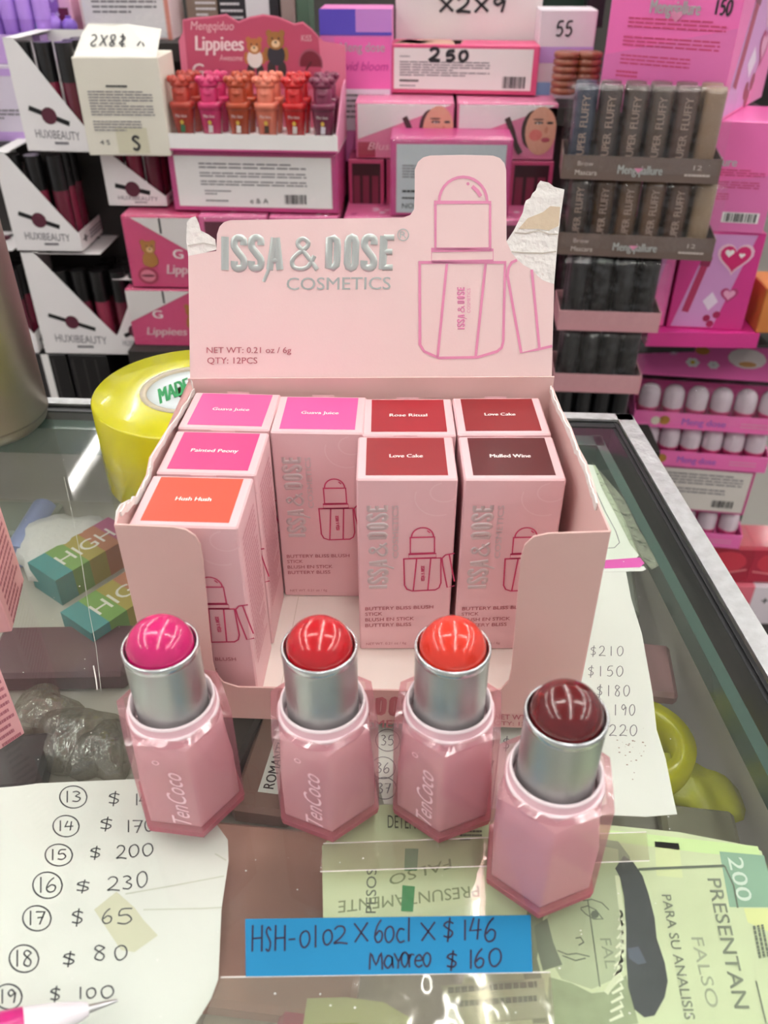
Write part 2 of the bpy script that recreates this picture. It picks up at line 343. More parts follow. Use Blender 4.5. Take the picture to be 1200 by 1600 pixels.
g = G(); g.plate(ro+[Vector((14.88, .5, .03)), Vector((15.4, -9.66, .03))], (1, 0, 0), .07, PINK_IN); rsp = dpart(g, 'side_panel')
# torn white edges
def torn(pts, off, w, n, seed):
    rr = random.Random(seed); a, b = [], []
    for i in range(len(pts)-1):
        for t in (0, .2, .4, .6, .8):
            p = pts[i].lerp(pts[i+1], t); a.append(p+Vector((0, 0, -.14-rr.random()*.1))+off); b.append(p+Vector((0, 0, rr.uniform(.0, w)))+off)
    g = G(); k = len(a)
    for i in range(k-1): g.plate([a[i], a[i+1], b[i+1], b[i]], n, .05, TORN)
    return g
dpart(torn(lo[1:], Vector((.08, 0, 0)), .16, (-1, 0, 0), 4), 'torn_edge', lsp); dpart(torn(ro[1:], Vector((-.1, 0, 0)), .14, (1, 0, 0), 5), 'torn_edge', rsp)
g = G(); g.plate([lp.at(*p)+Vector((-.06, 0, 0)) for p in [(182,818),(184,798),(190,788),(203,781),(213,778),(204,795),(196,810)]], (-1, 0, 0), .05, TORN); dpart(g, 'torn_flap', lsp)
# lid leaning back from the rear edge
LK = .38; LD = Pl((7, .6, 8.92), (0, -1, LK)); LN = LD.n; z5 = lambda x, y: (620+x/4.21, 220+y/4.21)
tear = [(791.5,377),(800,396),(808,405),(818,414),(831,421),(840,431),(848,438),(866,444)]
lid = [(297,592),(294,398),(320,395),(338,392),(339,366),(343,354),(350,347),(360,344),(500,342),(630,340),(641,336),(647,327),(648,300),(648,265),(653,253),(661,246),(672,243),(720,242),(770,243),(781,247),(788,255),(791,266)]+tear+[(862,592)]
g = G(); g.plate([LD.at(*p) for p in lid], LN, .07, PINK); LIDO = dpart(g, 'lid')
g = G(); g.plate([LD.at(u, v)+LN*.0 for u, v in [(294,400),(291,376),(292,347),(299,340),(305,338),(310,348),(313,360),(325,366),(336,374),(338,390),(320,395)]], LN, .05, TORN)
g.ribbon([LD.at(294, 384)+LN*.02, LD.at(318, 380)+LN*.02, LD.at(337, 384)+LN*.02], .05, LN, mat('#CFC8C0', .9)); dpart(g, 'torn_flap', LIDO)
tl = [z5(*p) for p in [(770,590),(800,530),(830,470),(840,420),(850,392),(880,375),(893,345),(915,325),(928,285),(945,262),(965,268),(1000,275),(1035,303),(1103,320),(1080,480),(1060,640),(1047,800)]]
g = G(); g.plate([LD.at(*p) for p in reversed(tear)]+[LD.at(*p) for p in tl], LN, .05, TORN)
STAIN = mat('#D9C6AC', .9, bump=.3, bs=200)
g.poly([LD.at(*z5(*p))+LN*.012 for p in [(800,580),(860,510),(960,470),(1010,430),(1075,435),(1065,560),(1000,590),(930,580)]], STAIN)
for ln in ([(775,605),(850,610),(935,590),(1000,615),(1058,615)], [(755,730),(830,737),(960,740),(1048,728)]): g.ribbon([LD.at(*z5(*p))+LN*.02 for p in ln], .05, LN, mat('#C4BBAF', .9))
dpart(g, 'torn_flap', LIDO)
def LT(g, t, p0, p1, p2, m, **k): return g.text(t, LD.at(*p0), LD.at(*p1), LD.at(*p2), m, **k)
g = G(); g.logo(LD.at(346,422), LD.at(614,421), LD.at(346,370), LN, SILVER, .04)
LT(g, 'COSMETICS', (448,453), (610,452), (448,433), SILVER, bold=.006)
LT(g, 'R', (625,372), (635,372), (625,361), SILVER)
g.ribbon([LD.at(630+8.5*math.cos(a*.35), 367+9*math.sin(a*.35))+LN*.02 for a in range(18)], .04, LN, SILVER, True); dpart(g, 'silver_logo', LIDO)
g = G(); LT(g, 'NET WT: 0.21 oz / 6g', (323,551.5), (455,551.5), (323,542), ROSE, bold=.012); LT(g, 'QTY: 12PCS', (324,568), (402,568), (324,558), ROSE, bold=.012); dpart(g, 'caption', LIDO)
def drawing(g, P, n, w, m, dome, tube, col, body, bl, br, f1, f2, caps):
    """line drawing of a blush stick; P maps drawing points onto the card"""
    q = lambda L: [P(*p)+n*.02 for p in L]
    g.ribbon(q(dome), w, n, m)
    for rc in (tube, col): x0, y0, x1, y1 = rc; g.ribbon(q([(x0, y0), (x1, y0), (x1, y1), (x0, y1)]), w, n, m, True)
    g.ribbon(q(body), w, n, m, True)
    g.ribbon(q(f1), w, n, m); g.ribbon(q(f2), w, n, m)
    for c in caps: g.ribbon(q(c), w, n, m)
arc = lambda cx, cy, rx, ry, a0, a1, k=14: [(cx+rx*math.cos(R(a0+(a1-a0)*i/k)), cy-ry*math.sin(R(a0+(a1-a0)*i/k))) for i in range(k+1)]
Z5 = lambda x, y: LD.at(*z5(x, y))
g = G(); drawing(g, Z5, LN, .105, PRINT, arc(436, 400, 158, 162, 180, 0), (254, 405, 613, 712), (228, 718, 634, 795),
    [(150,800),(712,800),(700,1320),(690,1360),(660,1385),(530,1424),(275,1428),(180,1385),(152,1340)], 0, 0, [(330,800),(268,1426)], [(585,800),(518,1424)],
    [[(790,785),(755,800),(735,835),(728,890),(818,1394),(935,1370),(1022,1350)], [(887,848),(938,1365)]])
g.ribbon([Z5(495, 300)+LN*.02, Z5(530, 330)+LN*.02, Z5(552, 366)+LN*.02], .14, LN, PRINT); g.poly([Z5(468+11*math.cos(a*.6), 283+11*math.sin(a*.6))+LN*.02 for a in range(10)], PRINT)
g.logo(Z5(445, 1240), Z5(445, 962), Z5(400, 1240), LN, PRINT, .012); g.text('COSMETICS', Z5(484, 1132), Z5(484, 970), Z5(461, 1132), PRINT)
dpart(g, 'stick_drawing', LIDO)
g = G(); FT = lambda t, p0, p1, p2, m, **k: g.text(t, FP.at(*p0), FP.at(*p1), FP.at(*p2), m, lift=.02, **k)
g.logo(FP.at(467,1115), FP.at(663,1118), FP.at(467,1088), (0, -1, 0), ROSE, .012)
FT('COSMETICS', (536,1135), (662,1137), (536,1123), ROSE, bold=.012); dpart(g, 'front_lettering', fpan); g = G(); FT('NET WT: 0.21 oz / 6g', (773,1123), (890,1126), (773,1115), ROSE, bold=.012); FT('QTY: 12PCS', (772,1132), (845,1134), (772,1126), ROSE, bold=.012)
dpart(g, 'front_caption', fpan)

# ---------------------------------------------------------------- eight small cartons inside it
BW, BD, BH, Z0 = 3.58, 2.98, 8.3, .26
BF = Pl((0, -6.05, 0), (0, -1, 0)); LOVE = Vector((9.07, -6.05+BD/2, 0))
z3 = lambda x, y: BF.at(540+x/2.727, 580+y/2.727)
def bl_(p): return Vector(p)-LOVE          # photo place on the template carton -> carton coordinates
g = G(); g.rbox(-BW/2, BW/2, -BD/2, BD/2, 0, BH, CART, .06); body_g = g
nF = Vector((0, -1, 0)); P3 = lambda x, y: bl_(z3(x, y)-Vector((0, 0, Z0)))
g = G(); drawing(g, P3, nF, .055, CRIMSON, arc(332, 707, 47, 40, 180, 0), (280, 708, 383, 776), (273, 779, 390, 797),
    [(252,798),(410,798),(410,905),(402,925),(385,934),(288,936),(265,928),(255,910)], 0, 0, [(307,798),(292,936)], [(367,798),(354,936)],
    [[(468,780),(430,786),(415,800),(418,830),(437,925),(468,918)], [(446,785),(458,850),(468,900)]])
g.ribbon([P3(352, 680)+nF*.02, P3(364, 690)+nF*.02], .05, nF, CRIMSON); g.logo(P3(340,895), P3(340,830), P3(326,895), nF, CRIMSON, .01); draw_g = g
FOIL = mat('#D9CCCC', .35, .35)
g = G(); g.logo(P3(181,922), P3(181,566), P3(104,922), nF, FOIL, .03); g.text('COSMETICS', P3(229,795), P3(229,570), P3(203,795), FOIL, bold=.01); foil_g = g
g = G()
for t, x1, y in (('BUTTERY BLISS BLUSH', 377, 1013), ('STICK', 160, 1036), ('BLUSH EN STICK', 295, 1060), ('BUTTERY BLISS', 283, 1084)): g.text(t, P3(88, y), P3(x1, y), P3(88, y-14), ROSE, bold=.012)
g.text('NET WT. 0.21 oz / 6g', P3(92,1161), P3(262,1161), P3(92,1151), ROSE); cap_g = g
EMB = mat('#F3CFD2', .35); g = emb_g = G(); g.ribbon([P3(*p)+nF*.012 for p in arc(400, 540, 100, 78, 160, 290)], .05, nF, EMB); g.ribbon([P3(*p)+nF*.012 for p in arc(425, 520, 60, 40, 100, 330)], .05, nF, EMB)
fine_gs = []
for sx in (1, -1): g = G(); fine_gs.append(g); g.lines((sx*BW/2, -sx*BD*.36, BH*.2), (0, sx*BD*.72, 0), (0, 0, BH*.72), (sx, 0, 0), 26, mat('#D79AA4', .6), .42, 8)
for q_ in fine_gs: q_.v = [Vector(v) for v in q_.v]
def carton(shade, hexc, fl, fr, label, txt=True):
    a, b = atz(*fl, Z0+BH), atz(*fr, Z0+BH); d = (b-a); d.z = 0; rz = math.atan2(d.y, d.x); m = (a+b)/2
    c = m+Vector((-math.sin(rz), math.cos(rz), 0))*BD/2; c.z = Z0
    t = thing('blush_carton', label, 'carton', c, max(-.05, min(.05, rz)), 'blush stick cartons in the display box')
    global proto
    if proto is None:
        proto = body_g.build('carton_body', t)
        [q.build(n, proto) for q, n in ((draw_g, 'stick_drawing'), (foil_g, 'foil_logo'), (cap_g, 'caption'), (fine_gs[0], 'fine_print'), (fine_gs[1], 'fine_print'), (emb_g, 'embossed_swirl'))]
    else:
        dup(proto, parent=t)
    M = mat(hexc, .4, coat=.12); g = G(); z = BH+.012
    x0, x1, y0, y1 = -BW/2+.33, BW/2-.33, -BD/2+.26, BD/2-.12
    g.box(x0, x1, y0, y1, BH-.01, z, M); k = g.build('shade_label', t); k['label'] = 'label in the shade colour'
    g = G(); wid = min(1, len(shade)/13)*1.75; g.text(shade, (-wid/2, -.06, z), (wid/2, -.06, z), (-wid/2, .17, z), mat('#FFF4F0', .5), bold=.035); g.build('shade_name', k)
    g = G(); g.box(-.45, .45, BD/2-.005, BD/2+.015, BH-.35, BH+.05, CART); g.build('tuck_tab', t)
    return t
proto = None
carton('Guava Juice', '#E95A98', (278,668), (419,672), 'carton with a bright pink Guava Juice top in the back left corner of the box')
carton('Guava Juice', '#E8569C', (423,675), (566,677), 'carton with a pink Guava Juice top standing alone in the second column, front uncovered')
carton('Rose Ritual', '#A01A28', (567,680), (712,680), 'carton with a red Rose Ritual top in the back row')
carton('Love Cake', '#8A1D22', (717,680), (864,677), 'carton with a dark red Love Cake top in the back right corner of the box')
carton('Painted Peony', '#DE4080', (242,738), (401,742), 'carton with a deep pink Painted Peony top in the middle of the left column')
carton('Hush Hush', '#E2533E', (196,820), (375,825), 'carton with an orange coral Hush Hush top at the front of the left column')
carton('Love Cake', '#911F26', (557,749), (715,749), 'carton with a dark red Love Cake top at the front of the third column')
carton('Mulled Wine', '#561014', (722,749), (889,749), 'carton with a brown red Mulled Wine top at the front of the right column')

# ---------------------------------------------------------------- four uncapped blush sticks
CASE = film('pink_case', '#F6DEE1', .22, .12, body='#D6A3AC', amount=.07); CORE = mat('#F0D6DA', .5); BASEP = film('case_base', '#E9A9B6', .45, .12, body='#E0909F', amount=.08)
FROST = mat('#EFC6CF', .3); FROST_W = mat('#F8E6EA', .3)
RHEX = 1.88
def hexr(t, Rr=RHEX): a = (t+math.pi/6) % (math.pi/3)-math.pi/6; return Rr*math.cos(math.pi/6)/math.cos(a)
def hexshell(prof, m):   # prof rows: (scale, fn(z of radius))
    g = G(); seg = 72; vs = []; ang = [2*math.pi*j/seg for j in range(seg)]
    for sc, zf in prof:
        for t in ang: r = hexr(t)*sc; vs.append(Vector((r*math.cos(t), r*math.sin(t), zf(r))))
    k = len(prof); g.add(vs, [(i*seg+j, i*seg+(j+1) % seg, (i+1)*seg+(j+1) % seg, (i+1)*seg+j) for i in range(k-1) for j in range(seg)], m); return g, vs, seg
def stick(loc, rz, hexc, lettered, label):
    t = thing('blush_stick', label, 'blush stick', loc, rz, 'uncapped blush sticks on the counter')
    g, vs, seg = hexshell([(1, lambda r: .35), (1, lambda r: 4.5-.35*(r-1.6)), (.86, lambda r: 4.55)], CASE); oc = g.build('outer_case', t)
    g, vs, seg = hexshell([(.8, lambda r: 0), (.97, lambda r: .02), (1, lambda r: .34), (.8, lambda r: .36)], BASEP); g.add(vs[:seg], [tuple(range(seg-1, -1, -1))], BASEP); g.build('base', t)
    g = G(); vs = []; A = [2*math.pi*j/48 for j in range(48)]
    for sc, z, mixc in ((.8, .38, 0), (.9, .42, 0), (.91, .55, 0), (.91, 2.6, 0), (.9, 3.3, .5), (.9, 4.1, 1), (.7, 4.16, 1)): vs += [Vector((r*math.cos(a), r*math.sin(a), z)) for a in A for r in (hexr(a)*sc*(1-mixc)+1.42*(sc/.9)*mixc,)]
    g.add(vs, [(i*48+j, i*48+(j+1) % 48, (i+1)*48+(j+1) % 48, (i+1)*48+j) for i in range(6) for j in range(48)], CORE, True); g.build('inner_core', t)
    g = G(); g.lathe((0, 0, 0), [(1.42, 4.1), (1.42, 4.45), (1.36, 4.5), (1.34, 4.8)], FROST, 48); g.lathe((0, 0, 0), [(1.34, 4.8), (1.33, 4.86), (1.29, 4.88), (1.25, 4.86), (1.24, 4.2)], FROST_W, 48); g.lathe((0, 0, 0), [(1.42, 4.42), (1.45, 4.46), (1.43, 4.52), (1.36, 4.53)], FROST_W, 48); g.build('collar', t)
    g = G(); g.lathe((0, 0, 0), [(1.11, 4.3), (1.11, 6.98)], mat('#BFC3C2', .38, 1.0), 48); mt_ = g.build('metal_tube', t)
    g = G(); g.lathe((0, 0, 0), [(1.11, 6.9), (1.135, 6.97), (1.135, 7.12), (1.11, 7.17), (1.06, 7.17), (1.04, 7.11), (1.04, 6.85)], mat('#D6D9DB', .25, 1.0), 48); g.build('rim', mt_)
    g = G(); g.lathe((0, 0, 0), [(1.04, 6.9), (.8, 6.89)], BLACK, 40); g.build('gap_shade', mt_)  # black ring: shade of the gap round the dome, put into its colour
    g = G(); pr = [(.99, 6.85), (.995, 7.0)]+[(1.0*math.cos(R(a))**.95, 7.02+.98*math.sin(R(a))) for a in range(5, 90, 5)]+[(.001, 8.0)]
    g.lathe((0, 0, 0), pr, mat(hexc, .2, coat=.6), 48); k = g.build('blush_dome', t); k['label'] = 'glossy domed blush balm'
    if lettered:
        n = Vector((math.cos(R(-120)), math.sin(R(-120)), 0)); e = Vector((-n.y, n.x, 0)); c = n*(1.632)
        g = G(); g.text('TenCoco', c+e*.62+Vector((0, 0, .75)), c+e*.62+Vector((0, 0, 3.35)), c-e*.02+Vector((0, 0, .75)), mat('#F6D9E2', .3), bold=.0, shear=.35); 
        g.ribbon([c+n*.015+e*(-.1+.1*math.cos(a*.52))+Vector((0, 0, 3.75+.09*math.sin(a*.52))) for a in range(12)], .03, n, mat('#F6D9E2', .3), True); g.build('lettering', oc)
    return t
stick((1.92, -13.1, .01), R(25), '#CB1E6A', True, 'blush stick with a hot pink dome, leftmost of the four standing sticks')
stick((6.62, -12.95, .01), R(10), '#BC101C', True, 'blush stick with a bright red dome, standing second from the left')
stick((10.55, -12.8, .01), R(-5), '#DA3422', True, 'blush stick with an orange red dome, standing third from the left')
stick((13.55, -15.2, .01), R(-6), '#5E0B10', False, 'blush stick with a dark wine dome, rightmost and nearest of the four sticks')

# ---------------------------------------------------------------- blue price note
NP = Pl((0, 0, .02), (0, 0, 1)); ZN = Vector((0, 0, 1))
q = [NP.at(*p) for p in [(383,1436),(829,1430),(832,1519),(384,1526)]]; no = (q[0]+q[2])/2; no.z = 0
nt_ = thing('price_note', 'blue paper price note with handwriting lying on the glass in front of the sticks', 'note', no)
g = G(); g.plate([p+ZN*.01 for p in q], ZN, .02, mat('#0A7BAB', .75)); npp = g.build('paper', nt_, no)
zn = lambda x, y: NP.at(360+x/2.4, 1200+y/2.4); g = G(); INKV = mat('#1E1538', .5)
def hand(g, items, P, w, m, n=ZN, lift=.02):
    for ch, x0, x1, yb, yt in items: g.glyph(ch, P(x0, yb), P(x1, yb), P(x0, yt), w, m, n, lift)
hand(g, [('H',80,122,690,590),('S',132,155,688,598),('H',166,208,688,590),('-',218,244,665,620),('0',260,300,674,612),('1',305,335,675,590),('0',346,384,664,608),('2',388,440,660,595),('X',464,516,655,580),('6',540,575,655,570),('0',578,615,655,595),('c',622,655,655,588),('l',655,685,652,570),('X',714,768,650,578),('$',794,842,645,568),('1',868,892,648,570),('4',896,945,645,562),('6',952,1000,652,562)], zn, .055, INKV)
hand(g, [('M',522,570,758,695),('a',575,612,752,685),('y',612,648,748,690),('o',640,668,748,672),('r',668,690,750,682),('e',690,722,748,688),('o',722,752,746,676),('$',806,855,755,690),('1',892,912,755,682),('6',915,955,750,678),('0',968,1018,745,678)], zn, .055, INKV)
g.build('handwriting', npp, no)
# ---------------------------------------------------------------- papers under the glass
UZ = -.56
def sheet(name, label, cat, px, z, m, t=.02):
    pl = Pl((0, 0, z), (0, 0, 1)); pts = [pl.at(*p) for p in px]; o = sum(pts, Vector())/len(pts)
    rt = thing(name, label, cat, o); g = G(); g.plate(pts, ZN, t, m); r = g.build('paper', rt, o); return r, pl, o
def writing(r, pl, o, P, items, w, m, name='handwriting'):
    g = G(); hand(g, items, P, w, m, ZN, .012); return g.build(name, r, o)
r, pl, o = sheet('price_list', 'white handwritten price list of circled numbers under the glass at front left', 'paper', [(-60,1236),(30,1228),(60,1224),(240,1216),(300,1235),(356,1312),(357,1345),(346,1420),(341,1530),(330,1560),(290,1625),(-60,1640)], UZ, PAPER)
z6 = lambda x, y: pl.at(x/2.857, 1180+y/2.857)
its = []
for num, (nx0, nx1, nb, nt), dl, val in [('13',(285,365,212,160),(480,540,222,165),[('1',600,622,225,172),('4',622,660,222,180)]), ('14',(255,330,340,292),(442,508,335,280),[('1',566,582,345,290),('7',590,640,348,290),('0',645,690,340,285)]),
    ('15',(220,300,470,420),(398,455,462,410),[('2',520,565,462,405),('0',575,622,455,400),('0',635,685,450,395)]), ('16',(165,255,615,545),(335,408,612,560),[('2',480,535,605,545),('3',545,595,600,540),('0',610,660,590,520)]),
    ('17',(120,205,760,695),(315,378,758,690),[('6',455,505,752,685),('5',520,600,755,685)]), ('18',(60,150,945,870),(275,342,940,880),[('8',415,480,915,850),('0',510,570,915,850)]), ('19',(-5,75,1110,1045),(220,275,1100,1035),[('1',345,375,1090,1035),('0',385,430,1085,1040),('0',450,510,1085,1030)])]:
    w_ = nx1-nx0
    its += [(num[0], nx0, nx0+w_*.4, nb, nt), (num[1], nx0+w_*.45, nx1, nb-3, nt+2), ('O', nx0-18, nx1+25, nb+25, nt-22), ('$', dl[0], dl[1], dl[2], dl[3])]+val
writing(r, pl, o, z6, its, .045, BALL)
g = G(); g.poly([z6(*p)+ZN*.008 for p in [(420,690),(520,610),(600,680),(640,735),(705,805),(600,880),(540,870)]], mat('#DFDCC2', .35)); k = g.build('clear_tape_patch', r, o)
g = G(); CRS = mat('#D9D9CC', .8)
for L in ([(560,620),(760,585),(1000,540)], [(640,690),(900,685),(990,680)], [(960,440),(1010,470)]): g.ribbon([z6(*p)+ZN*.006 for p in L], .05, ZN, CRS)
g.build('crease', r, o)
r, pl, o = sheet('price_list', 'white torn edged price list under the glass at right, with dollar amounts in a column', 'paper', [(560,1115),(640,1100),(880,960),(900,905),(930,885),(978,892),(986,935),(1003,990),(1012,1040),(1020,1085),(1026,1140),(1040,1185),(1052,1245),(1058,1272),(1010,1276),(900,1271),(740,1262),(600,1256)], UZ, PAPER)
I = lambda x, y: pl.at(x, y); T_ = []
for s_, x, y, dx, h in [('$210',922,1025,14,15), ('$150',918,1057,15,16), ('$180',932,1088,14,17), ('190',957,1118,13,17), ('220',952,1150,16,17)]:
    for i, ch in enumerate(s_): T_.append((ch, x+i*dx, x+i*dx+dx*.72, y, y-h))
for s_, x, y in [('35',595,1165), ('36',588,1208), ('37',590,1240), ('38',742,1168)]:
    T_ += [(s_[0], x, x+9, y, y-16), (s_[1], x+11, x+21, y, y-16), ('O', x-8, x+30, y+9, y-25)]
T_ += [('$', 785, 797, 1172, 1152), ('1', 752, 760, 1205, 1188), ('7', 762, 772, 1205, 1188), ('$', 790, 800, 1212, 1196)]
writing(r, pl, o, I, T_, .035, GREYTXT)
g = G(); rr = random.Random(3)
for _ in range(26):
    c = I(985+rr.gauss(0, 11), 1172+rr.gauss(0, 14))+ZN*.008; s_ = rr.uniform(.015, .05); g.poly([c+Vector((s_*math.cos(a), s_*.7*math.sin(a), 0)) for a in (0, 1.2, 2.4, 3.6, 4.8)], mat('#A98F86', .9))
g.build('stain', r, o)
r, pl, o = sheet('phone_card', 'pale card printed with a rounded outline under the glass behind the box on the right', 'card', [(900,724),(930,727),(952,768),(976,812),(998,868),(990,876),(900,880)], UZ, mat('#E9EEE2', .6))
g = G(); g.ribbon([pl.at(*p)+ZN*.01 for p in [(918,765),(932,770),(946,800),(962,830),(968,848),(960,856),(925,858)]], .04, ZN, GREYTXT); g.build('printed_outline', r, o)
r, pl, o = sheet('paper_strip', 'magenta paper strip under the glass just right of the pink box', 'paper', [(946,875),(1000,871),(1007,880),(1000,886),(944,888)], UZ+.03, mat('#E24FB4', .6))
g = G(); g.plate([pl.at(*p)-ZN*.015 for p in [(944,887),(1006,884),(1010,889),(1004,892),(944,893)]], ZN, .01, WHITE); g.build('white_edge', r, o)
r, pl, o = sheet('clear_sleeve', 'crumpled clear plastic sleeve around the pale card under the glass', 'plastic sleeve', [(925,722),(948,748),(975,780),(1000,830),(1035,880),(1018,890),(985,850),(960,800),(940,762)], UZ+.02, film('sleeve_film', '#E8EEE2', .25, .08, bump=.8, bs=150, body='#C9CDB8'))

# banknote notices
NOTE = mat('#D9E3B9', .7, mottled=.12, bs=70); NOTE_Y = mat('#E2E6A2', .7); NINK = mat('#6B7465', .7); NDARK = mat('#454B4E', .7, mottled=.4, bs=300); NGR = mat('#8FB39A', .7); SKIN_N = mat('#B9C4A0', .7, mottled=.1, bs=150)
r, pl, o = sheet('banknote_notice', 'green enlarged banknote notice with a portrait and 200 under the glass at front right', 'notice', [(760,1284),(880,1285),(960,1290),(1060,1300),(1175,1322),(1190,1330),(1230,1480),(1230,1640),(700,1640),(730,1500)], UZ-.05, NOTE)
zr = lambda x, y: pl.at(820+x/3.158, 1150+y/3.158)
g = G(); Q = lambda L, k=.008: [zr(*p)+ZN*k for p in L]
g.poly(Q([(380,460),(700,495),(1150,545),(1165,600),(900,580),(420,520)], .004), mat('#D3EBA8', .7)); g.poly(Q([(1080,850),(1250,850),(1280,1000),(1100,920)], .004), NOTE_Y); g.poly(Q([(640,520),(760,530),(780,700),(650,690)], .004), mat('#DDE5B0', .7))
g.poly(Q([(960,570),(1180,590),(1240,845),(1010,845)]), NGR); g.build('printed_tint', r, o)
g = G(); g.poly(Q([(300,500),(460,520),(520,600),(500,700),(300,640),(160,740),(90,900),(60,1100),(110,1300),(300,1420),(40,1420),(-20,1100),(20,800)], .009), mat('#98A385', .7, mottled=.35, bs=120)); g.poly(Q([(340,540),(460,560),(480,900),(490,1050),(440,1200),(330,1250),(180,1200),(100,1060),(110,900),(200,700),(280,600)], .012), SKIN_N)
g.poly(Q([(45,940),(110,900),(140,1020),(185,1130),(90,1160),(60,1050)], .014), mat('#7C8672', .7)); g.poly(Q([(120,1190),(230,1220),(330,1270),(420,1260),(500,1180),(560,1420),(100,1480)], .010), mat('#A9B58E', .7, mottled=.3, bs=200))
for i in range(12):
    y = 860+i*45; g.ribbon(Q([(470, y), (482, y+22), (462-i*4, y+52)], .016), .06, ZN, mat('#E8ECD0', .7))
g.ribbon(Q([(455,690),(470,820),(488,950),(490,1060),(460,1180),(400,1270)], .016), .14, ZN, mat('#DDE3C2', .7)); g.build('portrait_face', r, o)
g = G(); g.poly(Q([(488,592),(535,625),(580,690),(610,780),(640,900),(650,1000),(690,1120),(705,1210),(690,1290),(640,1380),(590,1390),(540,1350),(510,1240),(500,1100),(500,950),(490,800),(470,700),(445,655)], .018), NDARK); g.poly(Q([(505,1050),(560,1040),(600,1120),(560,1130),(515,1100)], .021), mat('#5C6374', .7)); g.build('portrait_veil', r, o)
g = G(); LW = mat('#6A7262', .7)
for L in ([(275,850),(310,840),(350,860),(385,905),(340,905),(300,880),(275,855)], [(285,815),(330,808),(380,825),(415,860)], [(250,1000),(275,995),(290,1020),(265,1035)], [(160,1060),(210,1080),(255,1075),(320,1090)], [(185,1085),(250,1110),(300,1098)], [(310,810),(330,950),(345,1060),(370,1240)], [(370,540),(410,545)]): g.ribbon(Q(L, .022), .035, ZN, LW)
g.poly(Q([(345+20*math.cos(a*.6), 882+20*math.sin(a*.6)) for a in range(10)], .022), LW); g.build('portrait_lines', r, o)
def NT(t, a, b, c, m=NINK, bold=.01): g.text(t, zr(*a), zr(*b), zr(*c), m, bold=bold, lift=.02, up=ZN)
g = G(); NT('200', (1000,600), (1050,815), (1075,600), mat('#DCE8DC', .7)); NT('PRESENTAN', (900,705), (1035,1345), (968,705), mat('#848C79', .7)); NT('PARA SU ANALISIS', (675,785), (790,1400), (722,785), mat('#7E8674', .7)); NT('FALSO', (820,995), (900,1340), (880,995), mat('#A9B196', .7), bold=0); NT('FAL', (370,1000), (400,1150), (425,1000), mat('#929B80', .7), bold=0)
g.lines(zr(1120,940), zr(1150,1100)-zr(1120,940), zr(1180,930)-zr(1120,940), ZN, 3, NINK, .6, 4, .02); g.build('notice_lettering', r, o)
g = G(); g.ribbon(Q([(560,660),(650,655),(900,645),(985,642)], .02), .09, ZN, mat('#66705F', .7)); g.ribbon(Q([(985,642),(1030,740),(1050,850)], .02), .05, ZN, NINK); g.ribbon(Q([(1140,1210),(1190,1420)], .02), .04, ZN, NINK); g.build('pencil_line', r, o)
r, pl, o = sheet('banknote_notice', 'green banknote notice with faded lettering under the glass behind the blue price note', 'notice', [(503,1322),(560,1262),(600,1257),(790,1264),(790,1300),(770,1420),(760,1440),(505,1446)], UZ-.02, NOTE)
zq = lambda x, y: pl.at(360+x/2.4, 1200+y/2.4); g = G()
def NQ(t, a, b, c, m=mat('#8A9670', .7)): g.text(t, zq(*a), zq(*b), zq(*c), m, lift=.012, up=ZN)
NQ('FALSO', (825,340), (595,405), (830,378)); NQ('PRESUNTAMENTE', (930,440), (405,500), (935,485)); NQ('PESOS', (545,545), (548,378), (505,545), NINK); NQ('DETENIDO', (590,225), (760,232), (590,175), mat('#4F5844', .7))
g.build('notice_lettering', r, o)
g = G(); GRB = mat('#3F8A55', .7)
for L in ([(655,303),(705,303),(700,385),(652,385)], [(645,440),(692,445),(685,540),(640,538)]): g.poly([zq(*p)+ZN*.014 for p in L], GRB)
g.build('green_bar', r, o)
g = G(); g.lines(zq(860,275), zq(945,275)-zq(860,275), zq(860,230)-zq(860,275), ZN, 3, NINK, .5, 5, .012); g.build('fine_print', r, o)
r, pl, o = sheet('notice_scrap', 'pale green scrap of notice paper under the glass below the blue note', 'paper', [(480,1560),(540,1558),(600,1566),(640,1590),(655,1625),(470,1625)], UZ-.01, mat('#C9D69A', .7, mottled=.2, bs=60))
g = G(); g.poly([pl.at(*p)+ZN*.008 for p in [(500,1600),(560,1598),(560,1612),(505,1615)]], mat('#A4B34E', .7)); g.build('printed_mark', r, o)
r, pl, o = sheet('paper_slip', 'white paper slip with marks under the glass below the blue note on the right', 'paper', [(690,1540),(850,1528),(855,1590),(700,1602)], UZ+.01, mat('#C5CDB0', .7, mottled=.2, bs=50))
g = G(); [g.lines(pl.at(700,1555+i*22), pl.at(840,1545+i*22)-pl.at(700,1555+i*22), pl.at(700,1543+i*22)-pl.at(700,1555+i*22), ZN, 1, NINK, .8, 3+i, .01, (.05, .1)) for i in range(2)]; g.build('printed_marks', r, o)
# clear tape laid over the papers on the glass
TAPE = film('clear_tape', '#F4F2EA', .10, .07, bump=.5, bs=25, body='#D8D4CC')
def tape(label, px, z=.012):
    pts = [atz(u, v, z) for u, v in px]; o = sum(pts, Vector())/len(pts); g = G(); g.plate(pts, ZN, .008, TAPE)
    for a, b in ((0, 1), (2, 3)): g.ribbon([pts[a]+ZN*.004, pts[b]+ZN*.004], .035, ZN, mat('#E9E7E2', .3))
    tag(g.build('clear_tape_strip', None, o), label, 'tape')
tape('wide clear tape strip on the glass under the blue note, running to the front', [(345,1527),(860,1519),(870,1640),(300,1640)])
tape('clear tape strip on the glass below the left sticks, behind the blue note', [(505,1318),(1010,1300),(1015,1345),(500,1362)][::1], .006)

